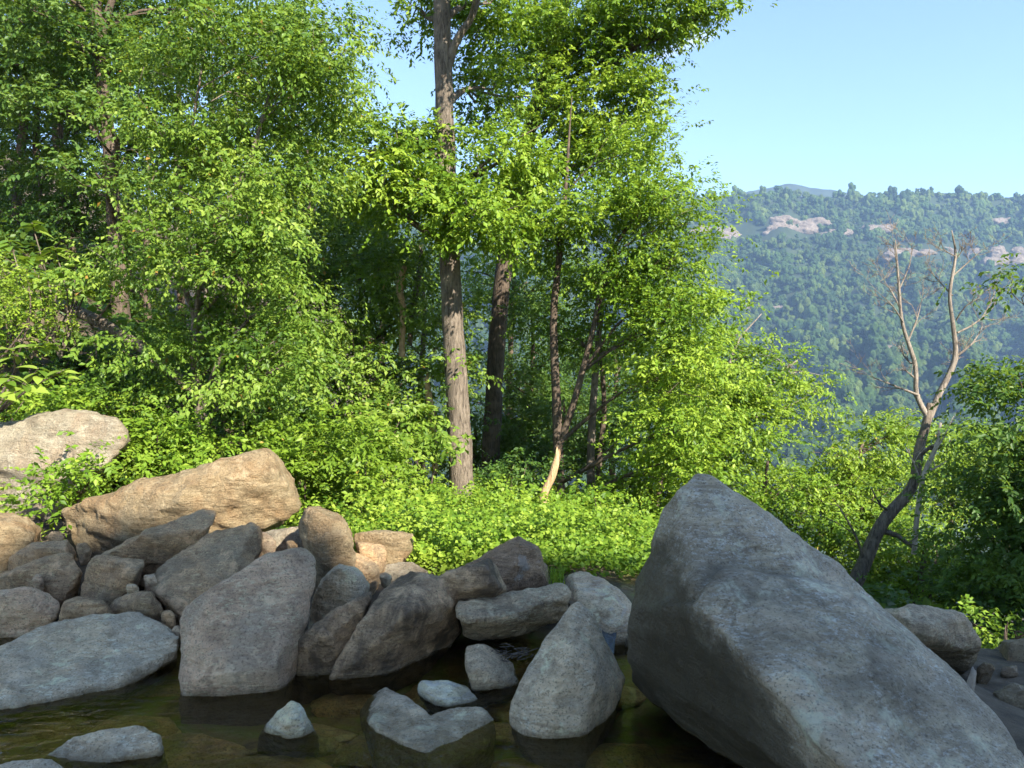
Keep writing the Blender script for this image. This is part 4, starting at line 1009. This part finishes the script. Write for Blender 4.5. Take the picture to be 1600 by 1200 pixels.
def dead_tree():
    rng = np.random.default_rng(91); D = 11.0
    t = tag(empty('dead_tree'), 'bare dead tree leaning right with two forked leafless limbs', 'tree')
    w = Wood()
    w.tube([pr(*a) for a in [(1312, 950, D, 13), (1345, 892, D, 11), (1378, 818, D, 9.5), (1424, 762, D, 8), (1436, 704, D, 7.2), (1449, 655, D, 6.5), (1454, 630, D, 5)]], 12, 0.12, 0.15, seed=2)
    wl = Wood()
    wl.tube([pr(*a) for a in [(1450, 652, D, 4.5), (1432, 617, D, 3.9), (1430, 570, D, 3.4), (1410, 505, D, 2.6), (1404, 440, D, 2.1), (1399, 375, D, 0.8)]], 8, 0.12, 0.12, seed=3)
    wr = Wood()
    wr.tube([pr(*a) for a in [(1452, 652, D, 5.4), (1468, 615, D, 4.8), (1492, 562, D, 4.2), (1490, 515, D, 3.4), (1484, 460, D, 2.6), (1493, 400, D, 2), (1487, 360, D, 0.8)]], 8, 0.12, 0.15, seed=4)
    for (w_, sx, sy, ex, ey, r) in [(wl, 1436, 618, 1365, 590, 3.6), (wl, 1424, 568, 1405, 540, 3), (wl, 1418, 535, 1440, 470, 2.6), (wl, 1410, 490, 1375, 440, 2.2), (wl, 1406, 450, 1425, 385, 1.9), (wl, 1412, 505, 1370, 455, 2), (wl, 1402, 420, 1395, 370, 1.5), (wl, 1428, 590, 1408, 575, 2.6),
                                    (wr, 1490, 560, 1535, 510, 3.4), (wr, 1496, 520, 1555, 455, 2.6), (wr, 1488, 462, 1450, 420, 2.3), (wr, 1490, 430, 1535, 390, 2.1), (wr, 1492, 400, 1470, 375, 1.6), (wr, 1494, 500, 1530, 465, 2.2), (wr, 1484, 580, 1500, 545, 2.6), (wr, 1490, 410, 1515, 378, 1.6)]:
        dd = D + rng.uniform(-0.5, 0.5)
        branchy(w_, rng, P(sx, sy, D), P(ex, ey, dd), 0.62 * r / F * D, 3, int(sx + sy))
    for (sx, sy, ex, ey, r) in [(1378, 830, 1432, 862, 5), (1350, 880, 1310, 790, 2.5), (1395, 800, 1360, 760, 2.5), (1432, 715, 1470, 690, 4)]:
        branchy(w, rng, P(sx, sy, D), P(ex, ey, D - 0.2), r / F * D, 1, int(sx * 3 + sy))
    b = P(1315, 950, D); t.location = b
    for nm, q, mt in (('trunk', w, 'bark'), ('limb', wl, 'bark_limb'), ('limb', wr, 'bark_limb')):
        o = link(nm, q.mesh(nm), M[mt], t); o.location = -b
dead_tree()
def stick(name, label, pts, mat, cat, seed, branches=(), jag=0.0, group=None):
    w = Wood(); rng = np.random.default_rng(seed)
    w.tube([pr(*a) for a in pts], 9, 0.05 if jag else 0.1, 0.22, jag, seed)
    for (sx, sy, ex, ey, d, r) in branches:
        branchy(w, rng, P(sx, sy, d), P(ex, ey, d - 0.1), r / F * d, 1, seed + int(sx))
    return tag(link(name, w.mesh(name), M[mat]), label, cat, group)
stick('pale_snag', 'slim bleached snag hanging beside the leaning dead trunk', [(1428, 866, 10.8, 4), (1434, 800, 10.8, 4), (1444, 740, 10.8, 3.5), (1462, 700, 10.8, 3), (1470, 660, 10.8, 2)], 'bark_pale', 'dead branch', 5, [(1444, 740, 1480, 720, 10.8, 1.8), (1455, 715, 1490, 650, 10.8, 1.6), (1440, 760, 1415, 700, 10.8, 1.5)])
stick('broken_stump', 'broken pale stump with a jagged top in front of the forked tree', [(846, 830, 11, 6), (847, 800, 11, 6), (850, 772, 11, 6.5), (862, 745, 11, 7), (868, 725, 11, 6), (873, 706, 11, 3)], 'bark_raw', 'stump', 6, jag=0.12)
stick('broken_snag', 'curved barkless snag left of the tallest trunk', [(628, 560, 13, 5), (629, 515, 13, 5), (630, 480, 13, 5.5), (624, 450, 13, 5.5), (632, 415, 13, 4)], 'bark_raw', 'dead trunk', 7, jag=0.1)
stick('broken_snag', 'dark slim snag right next to the curved barkless snag', [(640, 540, 13.5, 4), (645, 480, 13.5, 4.5), (655, 430, 13.5, 4.5), (658, 390, 13.5, 3)], 'bark', 'dead trunk', 8, jag=0.1)
stick('broken_snag', 'short splintered orange-brown snag left of the foot of the tallest trunk', [(680, 740, 12.5, 5), (677, 670, 12.5, 5), (673, 640, 12.5, 6), (669, 610, 12.5, 5), (666, 590, 12.5, 3)], 'bark_raw', 'dead trunk', 9, jag=0.15)
stick('fallen_log', 'fallen dead log with broken roots on the shaded bank at the left', [(90, 475, 10.5, 9), (150, 500, 10.4, 9), (210, 535, 10.2, 8), (270, 580, 10, 6), (330, 625, 9.8, 4)], 'bark', 'log', 10, [(120, 488, 118, 540, 10.4, 3), (135, 495, 150, 560, 10.4, 3), (110, 480, 90, 520, 10.4, 2.5), (150, 500, 190, 440, 10.3, 2.4), (100, 478, 75, 500, 10.4, 2)])
stick('driftwood', 'bleached white splinter of driftwood beside the giant boulder at right', [(1514, 1082, 4.0, 7), (1518, 1062, 4.0, 6), (1522, 1046, 4.0, 4)], 'bark_pale', 'driftwood', 12, jag=0.02)

# ------------------------------------------------------------------ shrubs and ground cover
def shrub(name, label, clumps, base, leaf, mat, seed, group=None, stems=9, detail=0, **kw):
    rng = np.random.default_rng(seed)
    t = tag(empty(name), label, 'shrub', group); b = P(*base); t.location = b
    cl = []
    for (px, py, rx, ry, d, rd, n) in clumps:
        c = P(px, py, d); cl.append(((c.x, c.y, c.z), (rx / F * d, rd, ry / F * d), n))
    for q in range(stems):
        w = Wood()
        c, rad, n = cl[q % len(cl)]
        e = np.array(c) + rng.normal(size=3) * np.array(rad) * 0.4
        s0 = np.array([c[0] * 0.7 + b.x * 0.3, c[1] + rng.normal() * 0.1, min(b.z, c[2] - rad[2])])
        w.tube([(*s0, 0.014), (*((s0 + e) / 2 + rng.normal(size=3) * 0.08), 0.010), (*e, 0.004)], 5, 0.15, seed=q)
        o = link('stem', w.mesh('stem'), M['bark_dark'], t); o.location = -b
    L = clump_leaves(rng, cl, leaf, **kw)
    o = link('foliage', leaves_mesh('foliage', *L, detail=detail), M[mat], t); o.location = -b
    return t
SK = dict(slen=0.22, cluster=0.16, flat=0.6, droop=0.2)
shrub('shrub', 'wide yellow-green bush at the right end of the long tan boulder', auto(201, 520, 720, 115, 80, 8.8, .8, 8500, 12, .4) + [(430, 680, 45, 30, 8.6, .4, 700), (600, 790, 60, 50, 8.6, .6, 1800), (480, 670, 50, 28, 9, .5, 800)], (520, 840, 8.8), 0.07, 'leaf_yellow', 71, **SK)
shrub('shrub', 'leafy green bush between the pale boulder and the long tan boulder', auto(202, 258, 698, 66, 42, 8.5, .45, 4800, 9, .42) + [(140, 740, 60, 24, 7.4, .35, 1100), (290, 705, 35, 24, 7.9, .3, 700), (70, 775, 55, 18, 7.2, .3, 700)], (200, 760, 7.8), 0.065, 'vine', 72, **SK)
shrub('shrub', 'bright green bush growing over the back of the pale boulder', auto(203, 80, 632, 130, 26, 9.3, .6, 5200, 9, .4), (80, 670, 9.3), 0.075, 'vine', 73, **SK)
shrub('shrub', 'rounded fine-leaved yellowish bush at the left edge', auto(204, 15, 465, 70, 65, 9.6, .7, 5200, 9, .45), (10, 560, 9.6), 0.055, 'leaf_yellow', 74, **SK)
shrub('shrub', 'glossy dark bush left of the foot of the tallest trunk', auto(205, 640, 680, 70, 50, 11.2, .7, 3400, 8, .42), (640, 760, 11.2), 0.11, 'leaf_blue', 75, **SK)
shrub('shrub', 'low green bush right of the broken pale stump', auto(206, 900, 790, 60, 35, 11, .7, 2600, 7, .42), (900, 840, 11), 0.08, 'vine', 76, **SK)
shrub('shrub', 'vine-draped bush against the left side of the giant boulder', auto(207, 985, 840, 50, 50, 8.8, .7, 3200, 7, .42), (985, 900, 8.8), 0.08, 'vine', 77, **SK)
shrub('shrub', 'reddish-brown low bush behind the tallest trunk', auto(208, 790, 745, 60, 30, 13, .7, 1900, 6, .42), (790, 790, 13), 0.08, 'leaf_dark', 78, **SK)
shrub('shrub', 'dark bush under the fallen log', auto(210, 185, 590, 110, 50, 10.6, .6, 4200, 8, .42), (185, 660, 10.6), 0.085, 'leaf_dark', 80, **SK)
shrub('shrub', 'leafy low bush in the vines just right of the tallest trunk', auto(211, 775, 808, 50, 26, 10.2, .5, 2200, 6, .42), (775, 850, 10.2), 0.075, 'leaf', 83, **SK)
shrub('shrub', 'pale green bush in the vines above the tan block', auto(212, 640, 815, 45, 26, 8.8, .5, 2000, 6, .42), (640, 860, 8.8), 0.06, 'leaf_yellow', 84, **SK)
shrub('shrub', 'green weeds at the right edge beside the tan rock bank', auto(209, 1560, 985, 45, 22, 7.2, .5, 1200, 5, .42), (1560, 1010, 7.2), 0.06, 'vine', 79, **SK)

# plants with large separate leaves
leaf_me = {}
def big_leaf_mesh(var):
    bm = bmesh.new(); n = 6; rows = []
    for i in range(n + 1):
        t = i / n; wd = 0.26 * math.sin(math.pi * min(1, t ** 0.8)) ** 0.9 + 0.004
        z = -0.22 * t * t
        rows.append([bm.verts.new((t, -wd, z + wd * 0.25)), bm.verts.new((t, 0, z)), bm.verts.new((t, wd, z + wd * 0.25))])
    for i in range(n):
        for j in (0, 1):
            bm.faces.new((rows[i][j], rows[i + 1][j], rows[i + 1][j + 1], rows[i][j + 1]))
    me = bpy.data.meshes.new('leaf'); bm.to_mesh(me); bm.free()
    a = me.attributes.new('tint', 'FLOAT', 'FACE'); a.data.foreach_set('value', np.full(len(me.polygons), var, np.float32))
    for p_ in me.polygons: p_.use_smooth = True
    me.materials.append(M['leaf_blue']); return me
BIGL = [big_leaf_mesh(v) for v in (0.35, 0.5, 0.65, 0.8, 0.9)]
def whorled_plant(label, base, tips, leaf, seed, n=9):
    rng = np.random.default_rng(seed); b = P(*base)
    t = tag(empty('broadleaf_shrub'), label, 'shrub'); t.location = b
    w = Wood()
    for q, (px, py, d) in enumerate(tips):
        e = P(px, py, d); m = (b + e) / 2 + Vector(rng.normal(size=3) * 0.06)
        w.tube([(*b, 0.016), (*m, 0.012), (*e, 0.006)], 5, 0.15, seed=q)
        for i in range(n):
            a = i * 2.399 + q; el = rng.uniform(-0.35, 0.35)
            dv = Vector((math.cos(a) * math.cos(el), math.sin(a) * math.cos(el), math.sin(el)))
            o = link('leaf', BIGL[int(rng.integers(0, 5))], None, t)
            up = Vector((rng.normal() * 0.25, rng.normal() * 0.25 - 0.1, 1))
            y = up.cross(dv).normalized(); z = dv.cross(y)
            from mathutils import Matrix
            o.rotation_euler = Matrix((dv, y, z)).transposed().to_euler()
            o.location = e - b + Vector((0, 0, -0.012 * i)); s = leaf * rng.uniform(0.7, 1.15); o.scale = (s, s, s)
    o = link('stem', w.mesh('stem'), M['bark'], t); o.location = -b
whorled_plant('shrub with whorls of long pale leaves above the fallen log at left', (95, 560, 9.9), [(50, 348, 9.8), (15, 375, 9.6), (85, 385, 9.8), (45, 400, 9.5), (120, 400, 9.9), (100, 425, 9.6), (150, 420, 9.9), (130, 450, 9.8), (60, 430, 9.5), (165, 385, 10.1)], 0.24, 81)
whorled_plant('broad-leaved branch with long pointed leaves at the left edge above the pale boulder', (-20, 660, 8.2), [(20, 545, 7.9), (60, 575, 7.8), (100, 578, 7.9), (40, 600, 7.7), (10, 585, 7.6), (70, 535, 8.0), (0, 615, 7.6)], 0.20, 82, n=8)

# vine carpet over the bank
def carpet():
    rng = np.random.default_rng(101)
    n = 52000
    y = 6.2 + 9.0 * rng.random(n) ** 1.15
    x = -0.262 * y + rng.random(n) * (0.50 * y)
    x += rng.normal(size=n) * 0.1
    z0 = height(x, y)
    mound = np.array([0.20 * max(0, noise.fractal(Vector((a * 0.95, b * 0.95, 9.1)), 0.9, 2.0, 4) + 0.35) for a, b in zip(x, y)])
    mound *= sstep(6.0, 7.2, y)
    pos = np.stack([x, y, z0 + 0.03 + mound + 0.16 * rng.random(n)], 1)
    keep = rng.random(n) < 0.97
    dirv = rng.normal(size=(n, 3)) * np.array([1, 1, 0.35]) + np.array([0.05, -0.35, -0.35])
    nr = np.array([0.05, -0.35, 0.9]) + rng.normal(size=(n, 3)) * 0.5
    patch = np.array([noise.noise(Vector((a * 0.6, b * 0.6, 2.0))) for a, b in zip(x, y)])
    tint = 0.45 + 0.75 * patch + rng.normal(0, 0.12, n)
    size = rng.uniform(0.02, 0.06, n)
    k_ = keep
    cl = []
    for _ in range(260):
        yy = 6.6 + 7.5 * rng.random() ** 1.2; xx = -0.26 * yy + rng.random() * 0.48 * yy; r_ = 0.10 + 0.38 * rng.random() ** 1.6
        cl.append(((xx, yy, float(height(xx, yy)) + 0.04 + 0.3 * r_), (r_, r_, r_ * 0.7), 480))
    c2 = clump_leaves(rng, cl, 0.048, tvar=0.27, k=8, slen=0.2, cluster=0.13, flat=0.7, droop=0.3)
    pos, dirv, nr, size, tint = (np.concatenate([u_, v_]) for u_, v_ in zip((pos, dirv, nr, size, tint), c2)); k_ = np.ones(len(pos), bool)
    me = leaves_mesh('ground_cover', pos[k_], dirv[k_], nr[k_], size[k_], tint[k_], detail=0, width=1.5)
    tag(link('ground_cover', me, M['vine']), 'bright carpet of vines covering the sunlit bank behind the boulders', 'vines', kind='stuff')
    # undergrowth over the rest of the slope
    n = 34000
    y = 8 + 18 * rng.random(n); x = -0.75 * y + rng.random(n) * 1.6 * y
    ok = ~((x > -0.26 * y) & (x < 0.22 * y) & (y < 14)); x, y = x[ok], y[ok]; n = len(x)
    mound = np.array([0.5 * max(0, noise.fractal(Vector((a * 0.5, b * 0.5, 4.1)), 0.9, 2.0, 3) + 0.4) for a, b in zip(x, y)])
    pos = np.stack([x, y, height(x, y) + 0.03 + mound * rng.random(n)], 1)
    me = leaves_mesh('undergrowth', pos, rng.normal(size=(n, 3)) * np.array([1, 1, .4]), np.array([0, -0.2, 0.9]) + rng.normal(size=(n, 3)) * 0.4, rng.uniform(0.12, 0.24, n), rng.normal(0.45, 0.2, n), width=1.3)
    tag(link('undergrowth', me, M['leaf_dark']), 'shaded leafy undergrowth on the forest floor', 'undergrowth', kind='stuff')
carpet()

# ------------------------------------------------------------------ small details
def grass_tuft():
    rng = np.random.default_rng(7); b = P(870, 918, 5.2); V = []; Fc = []
    for i in range(70):
        a = rng.uniform(0, 6.28); h = rng.uniform(0.07, 0.17); s = rng.uniform(0.02, 0.10); w_ = 0.0035
        r0 = rng.normal(size=2) * 0.025
        base = np.array([r0[0], r0[1], 0]); d = np.array([math.cos(a), math.sin(a), 0]); pz = np.array([-d[1], d[0], 0]) * w_
        m = base + d * s * 0.35 + np.array([0, 0, h * 0.65]); tp_ = base + d * s + np.array([0, 0, h])
        k0 = len(V); V += [base - pz, base + pz, m + pz * 0.8, m - pz * 0.8, tp_]
        Fc += [(k0, k0 + 1, k0 + 2, k0 + 3), (k0 + 3, k0 + 2, k0 + 4)]
    me = bpy.data.meshes.new('grass_tuft'); me.from_pydata([tuple(v) for v in V], [], Fc)
    a = me.attributes.new('tint', 'FLOAT', 'FACE'); a.data.foreach_set('value', np.random.default_rng(1).random(len(me.polygons)).astype(np.float32))
    o = link('grass_tuft', me, M['vine']); o.location = b
    tag(o, 'small tuft of grass growing between the pyramid boulder and streaked slab', 'grass')
grass_tuft()
def litter():
    rng = np.random.default_rng(17); w = Wood(); c = P(800, 1026, 4.32)
    for i in range(46):
        a = rng.uniform(0, 3.14); L = rng.uniform(0.04, 0.13)
        p0 = np.array(c) + rng.normal(size=3) * np.array([0.07, 0.05, 0.010]) + np.array([0, 0, 0.02])
        d = np.array([math.cos(a), math.sin(a) * 0.6, rng.normal() * 0.18]) * L
        w.tube([(*(p0 - d / 2), 0.0028), (*(p0 + rng.normal(size=3) * 0.006), 0.003), (*(p0 + d / 2), 0.0016)], 4, 0.04, seed=i)
    tag(link('twig_litter', w.mesh('twig_litter'), M['bark']), 'heap of dry twigs and leaves caught between the grey blocks', 'debris', kind='stuff')
litter()
# water sliding out between the boulders
V = []
for j in range(14):
    for i in range(8):
        t = j / 13; u = i / 7 - 0.5
        x = 0.545 + 0.10 * t + u * (0.07 + 0.04 * t); y = 4.45 + 0.55 * t
        V.append((x, y, 0.015 + 0.13 * t + 0.025 * noise.noise(Vector((x * 22, y * 14, 0)))))
k = NT('running_water')
p = k.n('ShaderNodeBsdfPrincipled'); p.inputs['Base Color'].default_value = (0.05, 0.06, 0.07, 1); p.inputs['Roughness'].default_value = 0.06
g = k.n('ShaderNodeNewGeometry'); k.l(k.bump(k.noise(g.outputs['Position'], 45, 4), 0.9, 0.02), p.inputs['Normal'])
k.l(p.outputs[0], k.out.inputs['Surface'])
tag(link('stream_water', np_mesh('stream_water', V, [grid_faces(14, 8)], smooth=True), k.m), 'thin trickle of water sliding between the triangular and giant boulders', kind='structure')

# ------------------------------------------------------------------ air
bm = bmesh.new(); bmesh.ops.create_cube(bm, size=1.0)
me = bpy.data.meshes.new('haze'); bm.to_mesh(me); bm.free()
k = NT('valley_haze')
pv = k.n('ShaderNodeVolumePrincipled')
pv.inputs['Color'].default_value = (0.40, 0.62, 1.0, 1)
pv.inputs['Density'].default_value = 0.00019
pv.inputs['Anisotropy'].default_value = 0.0
k.l(pv.outputs[0], k.out.inputs['Volume'])
hz = link('haze', me, k.m)
hz.scale = (5600, 3000, 1000); hz.location = (0, 1300, 85)
tag(hz, 'pale blue haze filling the valley air', 'haze', kind='stuff')
